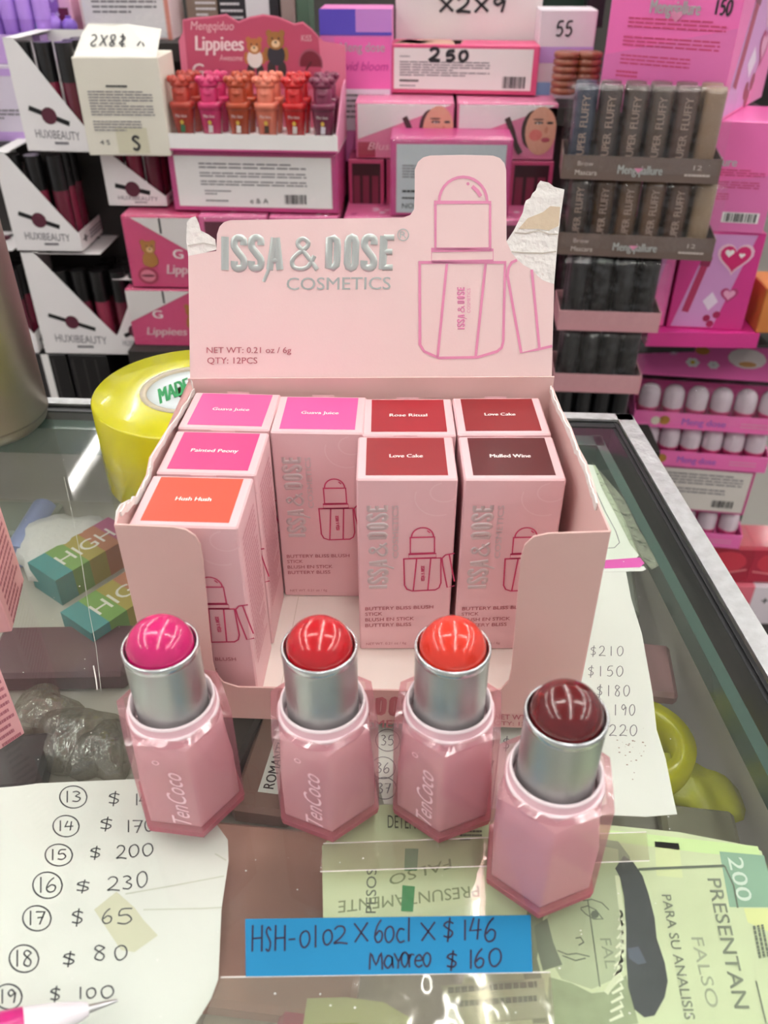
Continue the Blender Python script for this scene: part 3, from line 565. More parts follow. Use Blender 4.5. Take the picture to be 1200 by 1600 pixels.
g = G(); pts = [atz(u, v, .02) for u, v in [(100,745),(112,800),(128,880),(140,960),(150,1010),(158,1080)]]; o = pts[2]; g.ribbon(pts, .025, ZN, mat('#BFC2BC', .3)); g.ribbon([atz(u, v, .02) for u, v in [(146,1040),(150,1062),(152,1078)]], .05, ZN, mat('#F4F4F2', .2))
tag(g.build('tape_edge', None, o), 'thin clear tape edge streak on the glass left of the pink box', 'tape')

rr = random.Random(11); g = G(); SPK = mat('#E9E9E4', .5)
for _ in range(170):
    c = atz(rr.uniform(20, 1080), rr.uniform(690, 1590), .02); s_ = rr.uniform(.012, .04)
    if -.6 < c.x < 15.8 and -10.2 < c.y < 1 or any((c.x-x)**2+(c.y-y)**2 < 5 for x, y in ((1.92, -13.1), (6.62, -12.95), (10.55, -12.8), (13.55, -15.2))) or 4 < c.x < 13.6 and -19.4 < c.y < -16.6: continue
    if c.x > 20 or c.y > 12: continue
    g.poly([c+Vector((s_*math.cos(a), s_*rr.uniform(.5, 1)*math.sin(a), 0)) for a in (0, 1.3, 2.5, 3.7, 5)], SPK)
tag(g.build('dust_specks'), 'white dust specks scattered over the counter glass', 'dust', None, 'stuff')
# ---------------------------------------------------------------- yellow tape roll
TR = Vector((-2.34, 7.75, 0)); t = thing('tape_roll', 'big yellow packing tape roll lying flat behind the pink box', 'tape roll', TR)
YEL = mat('#CFCA00', .25, coat=.4, mottled=.12, bs=30); RO = 5.05; RI = 2.62
g = G(); g.lathe((0, 0, 0), [(RI, .02), (RO-.08, .02), (RO, .1), (RO, 4.7), (RO-.1, 4.8), (RI, 4.8)], YEL, 72); g.build('tape_winding', t)
g = G(); g.lathe((0, 0, 0), [(RI-.32, .0), (RI, .0), (RI, 4.84), (RI-.32, 4.84), (RI-.32, 0)], mat('#CFC4AC', .9, mottled=.25, bs=200), 56); g.build('core', t)
g = G(); LZ = 4.74; rl = RI-.33
g.lathe((0, 0, 0), [(rl, LZ-.1), (rl, LZ), (.9, LZ), (.9, LZ-.1)], mat('#D9E2E4', .45), 48); g.build('core_label', t)
g = G(); GRN = mat('#168A4A', .5)
def arctext(s, r, a0, da, h):
    for i, ch in enumerate(s):
        a = R(a0-i*da); n = Vector((math.cos(a), math.sin(a), 0)); tn = Vector((n.y, -n.x, 0)); c = n*r+Vector((0, 0, LZ+.004)); wd = .52 if ch != 'M' else .62
        g.text(ch, c-tn*wd*.5, c+tn*wd*.5, c-tn*wd*.5+n*h, GRN, bold=.03, lift=.003)
q_ = lambda u, v: atz(u, v, LZ+.004)-TR
g.text('MADE', q_(251, 631), q_(297, 612), q_(247, 607), GRN, bold=.02); g.text('IN', q_(306, 609), q_(322, 603), q_(302, 586), GRN, bold=.02); g.build('label_lettering', t)

# ---------------------------------------------------------------- steel flask
c = atz(70, 668, 0); fx = Vector((c.x-3.7, c.y+.3, 0)); t = thing('steel_flask', 'brushed steel flask at the left edge of the counter beside the yellow tape roll', 'flask', fx)
BR = mat('#B5AF9F', .42, 1.0, bump=.05, bs=700); g = G(); g.lathe((0, 0, 0), [(2.9, 0), (3.3, .02), (3.55, .25), (3.7, .7), (3.7, 15), (3.6, 16.5), (3.2, 17.8), (2.7, 18.6)], BR, 56, cap0=True, cap1=True); g.build('body', t)
g = G(); g.lathe((0, 0, 0), [(3.715, .75), (3.73, .8), (3.715, .85)], mat('#9C988E', .3, 1.0), 56); g.build('seam', t)
g = G(); g.lathe((0, 0, 0), [(2.75, 18.6), (2.8, 18.8), (2.8, 21.3), (2.6, 21.6)], STEEL, 48, cap1=True); g.build('cap', t)

# ---------------------------------------------------------------- pen
a, b = atz(184, 1563, .12), atz(20, 1612, .75); d = (b-a).normalized(); t = thing('pen', 'ballpoint pen with a white nose and magenta grip at the front left corner', 'pen', b*1)
P = lambda s_: a+d*s_
g = G(); g.tube([P(0), P(.12), P(.5), P(.9)], [.035, .06, .09, .13], STEEL, 16); g.build('metal_tip', t, b)
g = G(); g.tube([P(.78), P(.95), P(1.7), P(2.4), P(2.9)], [.17, .24, .42, .52, .55], mat('#F2EDF2', .25, coat=.4), 24); g.build('nose_cone', t, b)
g = G(); g.tube([P(2.4), P(2.9), P(4.2), P(9), P(13)], [.525, .56, .57, .55, .5], mat('#C51C78', .35, coat=.3), 24); g.build('grip', t, b)
g = G(); up = Vector((-.2, -.5, 1)).normalized()
for i, s_ in enumerate((3.5, 4.3, 5.1)): g.blob(P(s_)+up*.53, (.2, .2, .06), mat('#F2EDF2', .3), 10, 6)
g.build('grip_dots', t, b)

# ---------------------------------------------------------------- two cartons at the left edge
PK2 = mat('#EDB6BA', .5)
def side_carton(label, ca, cb, ln, h, texty):
    a, b = atz(*ca), atz(*cb); e = (b-a); n = Vector((-e.y, e.x, 0)).normalized()
    if n.x < 0: n = -n
    if n.x < .1: pass
    inn = -n; pts = [a, b, b+inn*ln, a+inn*ln]; o = (a+b)/2+inn*ln/2; o.z = 0
    t = thing('blush_carton', label, 'carton', o); g = G(); g.plate([p+ZN*h for p in pts], ZN, h, PK2); bevel(g.build('carton_body', t, o), .05)
    g = G(); ex, ez = e, ZN*h
    g.lines(a+e*.12+n*.0, e*.76, ez*.92+ZN*.2, n, 22 if texty else 4, mat('#B8707C', .6), .45, 6); k = g.build('fine_print', t, o); return t
side_carton('pink carton with dense fine print at the left edge of the counter, behind the other', (19,987), (38,906), 3.6, 8, True)
side_carton('pink carton with large print at the left edge of the counter, nearer the front', (0,1172), (39,1146), 3.5, 8, True)

# ---------------------------------------------------------------- goods on the shelf inside the counter
IZ = -6.5
def at_in(u, v, z=IZ): return atz(u, v, z)
def rain_box(label, u, v, rz, l, w, h):
    c = at_in(u, v); t = thing('cosmetic_box', label, 'box', c, rz); g = G(); cols = ['#3C8587', '#6F9648', '#A08F3E', '#A8694C', '#A34C74']
    for i, c_ in enumerate(cols): g.box(-l/2+l*i/5, -l/2+l*(i+1)/5, -w/2, w/2, 0, h, mat(c_, .6))
    g.build('carton_body', t); g = G(); g.text('HIGH', (-l*.3, -w*.2, h), (l*.35, -w*.2, h), (-l*.3, w*.2, h), mat('#D9D5CF', .6)); g.build('lettering', t)
rain_box('rainbow striped cosmetic box inside the counter behind the pouch', 140, 893, R(55), 5.5, 2.6, 1.8)
rain_box('second rainbow striped box inside the counter, nearer the pink box', 196, 968, R(55), 5.5, 2.6, 1.8)
g = G(); c = at_in(95, 850, IZ+.9); rr = random.Random(5)
g.lathe((0, 0, 0), [(.01, -.9), (2.2, -.8), (2.8, -.2), (2.5, .5), (1.4, .9), (.01, 1)], mat('#D2CFCD', .35, bump=1, bs=120), 28, rf=lambda t: 1+.12*math.sin(3*t)+.08*math.sin(7*t+1)); tag(g.build('bubble_pouch', None, (0, 0, 0), c), 'pale bubble wrap pouch inside the counter on the left', 'pouch')
g = G(); a, b = at_in(25, 870, IZ+.8), at_in(70, 795, IZ+.8); g.tube([a-a, (b-a)], .8, mat('#8C96C0', .35), 16); tag(g.build('blue_tube', None, (0, 0, 0), a), 'slim blue tube inside the counter at the far left', 'tube')
def in_box(name, label, cat, u, v, rz, w, d, h, col, extra=None):
    c = at_in(u, v); c.y = min(c.y, 12.4-d/2-.4); c.x = min(c.x, 22.3+(14.5-c.y)*.0992-w/2-1.4)
    t = thing(name, label, cat, c, rz); g = G(); g.rbox(-w/2, w/2, -d/2, d/2, 0, h, mat(col, .35), .2); g.build('body', t)
    if extra: extra(t, w, d, h)
    return t
in_box('dark_palette', 'dark maroon palette inside the counter left of the sticks', 'palette', 105, 1040, R(4), 7, 3.6, 1.2, '#5A3A42')
in_box('black_compact', 'black compact inside the counter at the left edge', 'compact', 18, 1215, R(10), 3.5, 3, 1.2, '#1A191C')
def cl(t, w, d, h): g = G(); g.box(-w*.12, w*.22, -d*.32, d*.32, h, h+.02, WHITE); g.text('ROMANTIC', (w*.12, -d*.28, h+.02), (w*.12, d*.28, h+.02), (-w*.06, -d*.28, h+.02), INK, bold=.01); g.build('label', t)
in_box('brown_compact', 'brown box with a white ROMANTIC label inside the counter between the left sticks', 'box', 432, 1215, R(-6), 2.6, 5, 1.1, '#8B6B62', cl)
in_box('black_case', 'black case inside the counter between the left sticks', 'case', 372, 1160, R(-12), 2.0, 8, 1.4, '#2C2A2A')
def pal(t, w, d, h):
    for i in range(4): g = G(); g.lathe((-w*.3+i*w*.2, 0, 0), [(w*.08, h), (w*.08, h+.04), (.01, h+.05)], mat(('#9C5F55', '#A86A60', '#8E5148', '#B27C70')[i], .7), 20); g.build('pan', t)
in_box('blush_palette', 'dusty rose palette inside the counter under the blue note', 'palette', 400, 1440, R(-4), 8.5, 7, 1, '#AE7F74', None)
in_box('magenta_pouch', 'magenta box inside the counter below the blue note', 'box', 470, 1585, R(-6), 1.2, 3, .9, '#B01C58')
in_box('grey_card_box', 'dark grey box inside the counter behind the pink box on the right', 'box', 925, 700, R(-3), 5, 3.2, 1, '#6F7372')
in_box('white_sachet_box', 'grey green box inside the counter at the back left', 'box', 60, 745, R(0), 7, 3.4, 1, '#8E948A')
g = G(); g.lathe((0, 0, 0), [(1.6, 0), (2.5, 0), (2.5, 1.8), (1.6, 1.8), (1.6, 0)], YEL, 40); tag(g.build('tape_roll', None, (0, 0, 0), at_in(985, 1195)), 'yellow tape roll inside the counter under the right price list', 'tape roll')
g = G(); g.lathe((0, 0, 0), [(.01, 0), (1.5, .1), (1.8, .4), (1.4, .9), (.01, 1.1)], mat('#C8C83C', .3, bump=.8, bs=60), 28, rf=lambda t: 1+.3*math.cos(2*t+1)+.05*math.sin(7*t)); tag(g.build('yellow_pouch', None, (0, 0, 0), at_in(1074, 1240)), 'yellow green plastic pouch inside the counter near the right rail', 'pouch')
BAGF = film('bag_film', '#E4E0D8', .3, .12, bump=1, bs=70, body='#A39C92', amount=.12)
for i, (u, v, s_) in enumerate([(120, 1165, 1.6), (70, 1130, 1.4), (165, 1190, 1.3)]):
    g = G(); ph = i*1.7; g.lathe((0, 0, 0), [(.01, 0), (s_, .1), (s_*1.15, .7), (s_*.7, 1.5), (.01, 1.8)], BAGF, 26, rf=lambda t: 1+.2*math.sin(3*t+ph)+.1*math.sin(5*t)); tag(g.build('crumpled_bag', None, (0, 0, 0), at_in(u, v)), ('clear crumpled bag inside the counter, middle one of the bags beside the left stick', 'clear crumpled bag inside the counter, farthest left beside the dark palette', 'clear crumpled bag inside the counter, closest to the left stick')[i], 'bag')
in_box('pink_palette', 'dusky pink palette inside the counter along the right rail', 'palette', 1030, 1060, R(-6), 2.0, 3.6, .8, '#B58A8E')
in_box('grey_box', 'grey box inside the counter between the pale card and right rail', 'box', 1000, 930, R(-6), 3.6, 5, 1, '#9FA39A')
in_box('sand_box', 'sand coloured box inside the counter under the right notice', 'box', 1090, 1330, R(-5), 3, 3, 1, '#8E8A74')
# ---------------------------------------------------------------- goods across the aisle
class Bg:
    """place of a front face seen between photo columns u0..u1 and rows v0..v1 at real depth Y"""
    def __init__(s, u0, u1, v0, v1, Y):
        uc = (u0+u1)/2; vm = (v0+v1)/2; s.c = aty(uc, v1, Y); s.z0 = s.c.z; s.h = aty(uc, v0, Y).z-s.z0
        s.w = (aty(u1, vm, Y)-aty(u0, vm, Y)).x; s.c.x = (aty(u0, vm, Y).x+aty(u1, vm, Y).x)/2; s.Y = Y
MAG = mat('#C24A86', .4, coat=.2); LGREY = mat('#E6E3E6', .5); BGW = mat('#F7F4F3', .45); HOT = mat('#F674BC', .35, coat=.2); HOT2 = mat('#D4358D', .35, coat=.2); LILAC = mat('#C7A2E0', .4); BGP = mat('#E9A0BE', .4)
WRAP = film('shrink_wrap', '#FFFFFF', .0, .07, amount=.055, bump=1, bs=60)
nf = Vector((0, -1, 0))
def F(w, h, lift=.03): return lambda a, b: Vector((-w/2+a*w, -lift, b*h))
def wrapbox(t, x0, x1, y0, y1, z0, z1): g = G(); g.rbox(x0, x1, y0, y1, z0, z1, WRAP, .4); return g.build('shrink_wrap', t)
def pbox(name, label, cat, b, d, m, rz=0, front=None, dz=0, wrap=False, group=None, top=None, z0=None, h=None):
    loc = b.c.copy()
    if z0 is not None: loc.z = z0
    hh = h or b.h; t = thing(name, label, cat, loc, rz, group); w = b.w
    g = G(); g.rbox(-w/2, w/2, 0, d, 0, hh, m, .08)
    if front: front(g, F(w, hh), w, hh)
    if top: top(g, lambda a, q: Vector((-w/2+a*w, q*d, hh+.02)), w, d)
    g.build('carton', t)
    if wrap: wrapbox(t, -w/2-.12, w/2+.12, -.15, d+.1, .02, hh+.15)
    return t
def panel(g, f, a0, a1, b0, b1, m, r=0, k=0):
    n = Vector((0, -.01*k, 0)); g.poly([f(a0, b0)+n, f(a1, b0)+n, f(a1, b1)+n, f(a0, b1)+n], m)
def plines(g, f, a0, a1, b0, b1, rows, m, seed=1, fill=.45): o = f(a0, b0); g.lines(o, f(a1, b0)-o, f(a0, b1)-o, nf, rows, m, fill, seed, .02)
def ptext(g, f, t, a0, a1, b0, b1, m, **k): g.text(t, f(a0, b0), f(a1, b0), f(a0, b1), m, lift=.025, **k)
def pbars(g, f, a0, a1, b0, b1, white=None): o = f(a0, b0); g.bars(o, f(a1, b0)-o, f(a0, b1)-o, nf, INK, white, lift=.03)
def phand(g, f, s, a0, b0, da, hb, w, m):
    for i, ch in enumerate(s):
        if ch in GL: g.glyph(ch, f(a0+i*da, b0), f(a0+i*da+da*.8, b0), f(a0+i*da, b0+hb), w, m, nf, .04)

# merchandise shelving (structure): a stepped dark stand under the stacks
SH = mat('#2B2725', .6)
def stand(x0, x1, y0, y1, z, n, k=1.5, b=1.5): g = G(); g.box(x0, x1, y0, y1, z-k, z, SH); g.box(x0+1, x1-1, y0+b, y1, -96, z-k, SH); o = g.build('shelf_stand_%d' % n); tag(o, kind='structure')

# --- white gloss boxes with a cut-away front
TBLK = mat('#141315', .3, coat=.3); TRED = mat('#6A2336', .15, coat=.6); TRED2 = mat('#93304A', .15, coat=.6)
MAROON = mat('#5C2436', .5); SHINY = mat('#F4F0F1', .3, coat=.3)
protoT = None
def gloss_tube(loc, label, group, red):
    global protoT
    key = red
    if protoT is None: protoT = {}
    if key not in protoT:
        g = G(); g.tube([(0, 0, 0), (0, 0, 5.6)], .78, red, 10); g.tube([(0, 0, 5.6), (0, 0, 8.7)], .8, TBLK, 10); o = g.build('gloss_tube', None, (0, 0, 0), loc); protoT[key] = o; tag(o, label, 'lip gloss', group)
    else: dup(protoT[key], loc, 0, label)['group'] = group
def wsh(s): return s.replace('middle level of the stack at far left', 'middle of the far left stack').replace('in the lowest full row', 'in the lowest row')
def gloss_box(b, rz, d, where, mirror=False, tubes=True, deco=True, z0=None, sidehole=True, h=None):
    w, h = b.w, h or b.h; loc = b.c.copy()
    if z0 is not None: loc.z = z0
    t = thing('gloss_box', 'white cut-away box of black capped lip gloss, '+wsh(where), 'lip gloss box', loc, rz, 'white lip gloss boxes on the left'); f = F(w, h, 0)
    M = (lambda a, q: f(1-a, q)) if mirror else f
    g = G(); g.plate([M(0, 0), M(1, 0), M(1, .2), M(.78, .40), M(.2, .96), M(.14, 1), M(0, 1)], nf, .06, SHINY)
    n = Vector((0, -.02, 0)); g.ribbon([M(.16, .40)+n, M(.74, .26)+n] if not mirror else [f(.26, .26)+n, f(.84, .40)+n], .42, nf, BLACK)
    c = f(.45 if not mirror else .55, .33); g.poly([c+Vector((.72*math.cos(a*.45), -.03, .72*math.sin(a*.45))) for a in range(14)], MAROON)
    g.text('HUXIBEAUTY', f(.18, .13), f(.86, .11), f(.18, .21), GREYTXT, lift=.02, bold=.0); g.lines(f(.45, .06), f(.7, .06)-f(.45, .06), f(.45, .1)-f(.45, .06), nf, 1, GREYTXT, .6, 2, .02); g.build('front_panel', t)
    xl, xr = -w/2, w/2
    g = G(); g.box(xl, xr, .0, d, 0, .08, BGW); g.build('bottom', t)
    s_ = -1 if not mirror else 1
    g = G(); g.box(s_*w/2-.04, s_*w/2+.04, .06, d, .08, h, BGW); g.build('side_panel', t)
    g = G(); g.box(xl, xr, d-.08, d, .08, h, BGW); g.build('back_panel', t)
    g = G(); g.box(-s_*w/2-.04, -s_*w/2+.04, .06, d, .08, h*.2, BGW); g.text('+', (-s_*w/2-s_*.06, d*.12, h*.05), (-s_*w/2-s_*.06, d*.3, h*.05), (-s_*w/2-s_*.06, d*.12, h*.16), INK, bold=.05) ; g.lines((-s_*w/2-s_*.05, d*.4, h*.05), (0, d*.5, 0), (0, 0, h*.1), (-s_, 0, 0), 3, GREYTXT, .5, 3); g.build('low_side', t)
    g = G(); g.box(xl, xl+w*.22, .0, d, h-.06, h, BGW) if not mirror else g.box(xr-w*.22, xr, 0, d, h-.06, h, BGW); g.build('top_strip', t)
    if deco: g = G(); g.box(xl+w*.2, xr-.1, .2, d-.2, h*.985-.06, h*.985, SHINY); g.ribbon([(xl+w*.3, .6, h*.985+.02), (xl+w*.75, d*.8, h*.985+.02)], .7, ZN, BLACK); g.poly([(xl+w*.58+1.1*math.cos(a*.45), d*.55+1.1*math.sin(a*.45), h*.985+.03) for a in range(14)], MAROON); g.build('top_panel', t)
    if tubes:
        nx = max(2, int((w-.3)/1.75)); rm = Matrix.Rotation(rz, 3, 'Z'); st = (w-.4)/nx
        for j in range(3):
            for i in range(nx):
                if j and (i != (nx-1 if not mirror else 0)): continue
                L = loc+rm @ Vector((-w/2+.2+st*(i+.5), 1.0+j*1.75, .09))
                gloss_tube(L, 'black capped lip gloss in the white box, '+wsh(where), 'lip glosses in the white box '+where, (TRED, TRED2)[(i+j) % 2])
    return t
YL = 50
bC = Bg(52, 172, 395, 553, YL); zC = bC.z0; bB = Bg(8, 112, 240, 394, YL); bA = Bg(28, 132, 84, 258, YL)
zB = zC+bC.h+.1; zA = zB+9.3
stand(-36, 3.2, 47, 68, zC-9.6, 2)
gloss_box(bC, 0, 7, 'middle one of the lowest full row', z0=zC)
b = Bg(-20, 46, 400, 560, YL); b.w = 7; b.c.x = bC.c.x-8.3; gloss_box(b, 0, 7, 'beside the steel flask in the lowest full row', z0=zC)
b = Bg(176, 236, 410, 548, YL); b.w = 4.2; b.c.x = bC.c.x+5.9; gloss_box(b, 0, 7, 'right end of the lowest full row', mirror=True, z0=zC, h=8.3)
gloss_box(bB, 0, 7, 'middle level of the stack at far left', deco=False, z0=zB, h=9.2)
bb = Bg(172, 262, 255, 398, YL+1.5); zP = aty(400, 330, YL).z; gloss_box(bb, 0, 6.5, 'under the cream box', deco=False, z0=zP-.1, h=zA-.3-zP)
gloss_box(bA, R(-3), 7, 'topmost of the stack at far left', deco=False, z0=zA)
# dark row beneath
for i, (u0, u1) in enumerate(((-10, 48), (52, 118), (122, 180))):
    b = Bg(u0, u1, 560, 690, YL); b.h = 9.5; wh = ('beside the steel flask', 'with a white stripe', 'behind the yellow tape roll')[i]
    def fr(g, f, w, h, i=i): panel(g, f, .05, .95, .12, .45, TRED); panel(g, f, .45, .62, 0, 1, BGW, 0, 2) if i == 1 else None; [panel(g, f, .08+.3*k, .12+.3*k, .1, .95, mat('#3A3638', .4), 0, 1) for k in range(3)]
    t = pbox('dark_gloss_box', 'black box of dark red gloss in the bottom row, '+wh, 'lip gloss box', b, 6.5, TBLK, 0, fr, z0=zC-9.6, h=9.5)

# --- cream carton standing on the boxes with writing
b = Bg(126, 257, 92, 246, 49.5)
def fr(g, f, w, h):
    plines(g, f, .12, .88, .42, .68, 9, GREYTXT, 2, .4); plines(g, f, .35, .6, .7, .74, 1, INK, 3, .5); plines(g, f, .12, .7, .26, .38, 4, GREYTXT, 4, .4); panel(g, f, .37, .75, .03, .3, mat('#D8D3BA', .6), 0, 1); phand(g, f, 'S', .55, .07, .13, .14, .22, INK); ptext(g, f, '4 S', .16, .28, .12, .17, INK)
t = pbox('cream_carton', 'tall cream carton with a torn top flap and black handwriting, standing on the gloss boxes', 'carton', b, 5, mat('#E9E4D6', .6), 0, fr, z0=zA-.2)
g = G(); w, h = b.w, b.h; fl = [(-w/2+.2, .05, h), (w/2-.1, .05, h), (w/2, 2.4, h+1.9), (w*.1, 2.6, h+2.25), (-w*.35, 2.6, h+2.3), (-w/2+.6, 2.4, h+1.7)]
g.plate([Vector(p) for p in fl], (0, -.66, .75), .06, mat('#F1EEE6', .6)); k = g.build('top_flap', t)
g = G(); fx_ = lambda a, q: Vector((-w/2+a*w, .02+2.4*q, h+1.9*q+.06)); nn = Vector((0, -.62, .78))
for i, ch in enumerate('SX8$YX'): 
    if ch in GL: g.glyph(ch, fx_(.2+i*.11, .75), fx_(.28+i*.11, .75), fx_(.2+i*.11, .35), .13, INK, nn)
g.build('handwriting', t)

# --- lilac goods at top left
def tubes_of(n, name, labelf, cat, group, x0, dx, y, z, r, h, mb, mc, rz=0, lean=0):
    for i in range(n):
        g = G(); g.lathe((0, 0, 0), [(r*.92, 0), (r, .1), (r, h*.55)], mb, 14, cap0=True); g.lathe((0, 0, 0), [(r*1.03, h*.55), (r*1.03, h*.93), (r*.8, h), (.01, h*1.01)], mc, 14)
        o = g.build(name, None, (0, 0, 0), (x0+dx*i, y, z)); tag(o, labelf(i), cat, group); o.rotation_euler.x = lean
def tray(name, label, b, d, lip, m, back=0, print_=None, rz=0, z0=None, sides=None):
    loc = b.c.copy()
    if z0 is not None: loc.z = z0
    w = b.w; t = thing(name, label, 'display tray', loc, rz); g = G(); g.box(-w/2, w/2, 0, d, 0, .12, m); g.build('bottom', t)
    g = G(); g.box(-w/2, w/2, -.1, 0, 0, lip, m)
    if print_: print_(g, F(w, lip, .13), w, lip)
    g.build('front_lip', t)
    for s_ in (-1, 1): g = G(); g.plate([(s_*w/2, 0, .12), (s_*w/2, 0, lip), (s_*w/2, d, (sides or lip)), (s_*w/2, d, .12)], (s_, 0, 0), .08, m); g.build('side', t)
    g = G(); g.box(-w/2, w/2, d-.1, d, .12, max(back, sides or lip), m); g.build('back', t); return t, w, loc
b = Bg(-12, 70, 62, 100, 56)
def pr(g, f, w, h): ptext(g, f, 'Mao', .2, .5, .3, .7, mat('#8F6BB8', .5)) if False else None
t, w, loc = tray('lilac_tray', 'lilac tray of purple tubes at the top left corner', b, 5, 2.4, LILAC, 3, None, R(-6))
tubes_of(4, 'lip_tube', lambda i: nth(i, 4)+' purple tube in the lilac tray', 'lip tube', 'purple tubes in the lilac tray', loc.x-2.4, 1.55, 57.8, loc.z+.13, .74, 6.2, mat('#A77BD8', .4), mat('#B58BE4', .4))
def fr(g, f, w, h): panel(g, f, .0, 1, .86, .95, LILAC); panel(g, f, 0, 1, .02, .14, LILAC); plines(g, f, .1, .95, .3, .45, 3, GREYTXT); panel(g, f, .02, .2, .6, .75, LGREY)
b2 = Bg(-30, 30, 102, 222, 56); b2.c.x -= .5; b2.w = 6; pbox('lilac_carton', 'white and lilac carton under the lilac tray', 'carton', b2, 5, mat('#DDD3E4', .5), 0, fr, h=loc.z-b2.c.z-.05)
stand(-48, -20.2, 54.8, 67, b2.c.z, 3)
b = Bg(0, 24, 312, 392, YL+7)
def fr(g, f, w, h): panel(g, f, .1, .9, .3, .7, MAG); panel(g, f, .3, .6, .4, .6, LILAC, 0, 1)
b3 = Bg(66, 92, 0, 88, 60); b3.w += 1
def fr(g, f, w, h):
    rr = random.Random(2)
    for _ in range(16): a, q = rr.uniform(.05, .9), rr.uniform(.02, .95); g.poly([f(a, q)+Vector((.25*math.cos(x_), -.01, .25*math.sin(x_))) for x_ in (0, 1.5, 3, 4.5)], mat('#D9C3EE', .5))
pbox('purple_carton', 'purple patterned carton beside the lilac tray', 'carton', b3, 5, mat('#9D6FC6', .4), 0, fr, h=b3.h+2)
b4 = Bg(94, 116, -14, 88, 60); 
def fr(g, f, w, h): panel(g, f, .05, .75, .3, .75, mat('#6B1F40', .4)); panel(g, f, .1, .6, .12, .28, mat('#8F2A4D', .4))
pbox('pink_card_box', 'pink card box with a maroon window beyond the gloss boxes', 'box', b4, 4, mat('#EFB9D6', .4), 0, fr, h=b4.h)
g = G(); g.blob((0, 0, .9), .9, mat('#A47AD6', .3)); g.blob((-1.2, 0, .75), .75, mat('#7FA3DE', .3)); g.blob((1.3, .2, .8), .8, mat('#8A5FC8', .3)); 
for k_, (dx, r_, c_, nm) in enumerate(((-1.4, .75, '#8FB2E4', 'blue'), (.2, .85, '#9C72D2', 'purple'), (1.7, .75, '#7F5AC0', 'violet'))):
    g = G(); g.blob((0, 0, r_), r_, mat(c_, .3)); g.tube([(0, 0, r_*1.8), (0, 0, r_*2.2)], r_*.35, mat(c_, .3), 10); p = aty(86, 62, 58.5); tag(g.build('ball_balm', None, (0, 0, 0), (p.x+dx, 58.4, b3.c.z+1.92)), 'small round '+nm+' balm behind the pink tray at the top left', 'lip balm')
b5 = Bg(76, 128, 64, 94, 58); tp = Vector((aty(100, 90, 56.6).x, 56.6, b3.c.z))
t, w, loc = tray('pink_tray', 'small pink tray behind the topmost gloss box', b5, 3.2, 1.9, BGP, 0, None, 0, z0=b3.c.z)
stand(-33, 2, 57.2, 70, b3.c.z, 4) if False else stand(-34.5, -19, 57.4, 67, b3.c.z, 4)
b6 = Bg(128, 268, 0, 62, 60)
def fr(g, f, w, h): panel(g, f, .03, .93, .04, .9, LGREY); plines(g, f, .14, .86, .45, .8, 4, GREYTXT, 3, .4); panel(g, f, .94, .985, 0, 1, mat('#D98E7F', .5)); panel(g, f, 0, 1, .93, 1, mat('#E9A9A4', .5), 0, 1)
b6.h += 1.5; pbox('wrapped_carton', 'pale carton with a salmon edge under clear wrap behind the cream carton', 'carton', b6, 5, mat('#E3C9CB', .5), 0, fr, wrap=True, h=b6.h)
g = G(); stand(-18.4, -1, 57.4, 67, b6.c.z, 5)

# --- pink-framed carton with the lip pot display on top
zP = aty(400, 330, YL).z
b = Bg(266, 528, 238, 331, YL)
def fr(g, f, w, h):
    panel(g, f, .035, .965, .08, .93, BGW); n0 = .02
    for i, (q0, q1, r_) in enumerate(((.72, .84, 2), (.58, .68, 2), (.44, .54, 2))): plines(g, f, .18, .82, q0, q1, r_, GREYTXT, i+2, .4)
    plines(g, f, .2, .36, .28, .38, 2, GREYTXT, 7, .4); plines(g, f, .2, .34, .16, .21, 1, GREYTXT, 8, .5); ptext(g, f, 'e & A', .47, .58, .15, .24, INK); pbars(g, f, .68, .81, .15, .31)
t = pbox('framed_carton', 'magenta framed carton with a white back panel under the lip pot display', 'carton', b, 7, MAG, R(-2), fr, wrap=True)
zt = b.z0+b.h+.18; bt = Bg(256, 530, 198, 234, YL-.6)
ld = thing('lip_display', 'pink lip pot display with teddy bears on its wavy back card', 'display tray', (bt.c.x, YL-.6, zt), R(-2), None)
w = bt.w*.985; dp = 7.0; g = G(); g.box(-w/2, w/2, 0, dp, 0, .12, BGW); g.build('bottom', ld)
g = G(); g.box(-w/2, w/2, -.1, 0, 0, 1.45, BGW); g.box(-w/2, w/2, -.12, -.1, 0, .18, MAG); g.build('front_lip', ld)
g = G(); g.box(-w/2+.12, w/2-.12, .1, dp-.4, .13, .85, BGW); g.build('insert', ld)
for s_ in (-1, 1): g = G(); g.plate([(s_*w/2, 0, .1), (s_*w/2, 0, 1.7), (s_*w/2, dp*.7, 4.6), (s_*w/2, dp, 5.0), (s_*w/2, dp, .1)], (s_, 0, 0), .1, BGP); g.build('side', ld)
CARD = mat('#B84765', .45); hc = 10.3; top = [(0,.78),(.03,.84),(.035,.94),(.1,.955),(.2,.965),(.3,.985),(.34,.95),(.37,.93),(.44,.965),(.52,.985),(.6,.97),(.66,.94),(.7,.915),(.75,.93),(.8,.88),(.84,.82),(.87,.78),(.93,.77),(1,.75)]
fc = lambda a, q: Vector((-w/2+a*w, dp-.3+q*1.2, q*hc)); nc = Vector((0, -1, .125)).normalized()
g = G(); g.plate([fc(0, 0), fc(1, 0)]+[fc(*p) for p in reversed(top)], nc, .1, mat('#D9738F', .45))
g.plate([fc(.04, .4)+nc*.02, fc(.86, .4)+nc*.02]+[fc(max(.04, p[0]), p[1]-.015)+nc*.02 for p in reversed(top) if p[0] < .86], nc, .02, CARD); g.build('back_card', ld)
g = G(); C_ = lambda t, a0, a1, b0, b1, m, **k: g.text(t, fc(a0, b0)+nc*.03, fc(a1, b0)+nc*.03, fc(a0, b1)+nc*.03, m, **k)
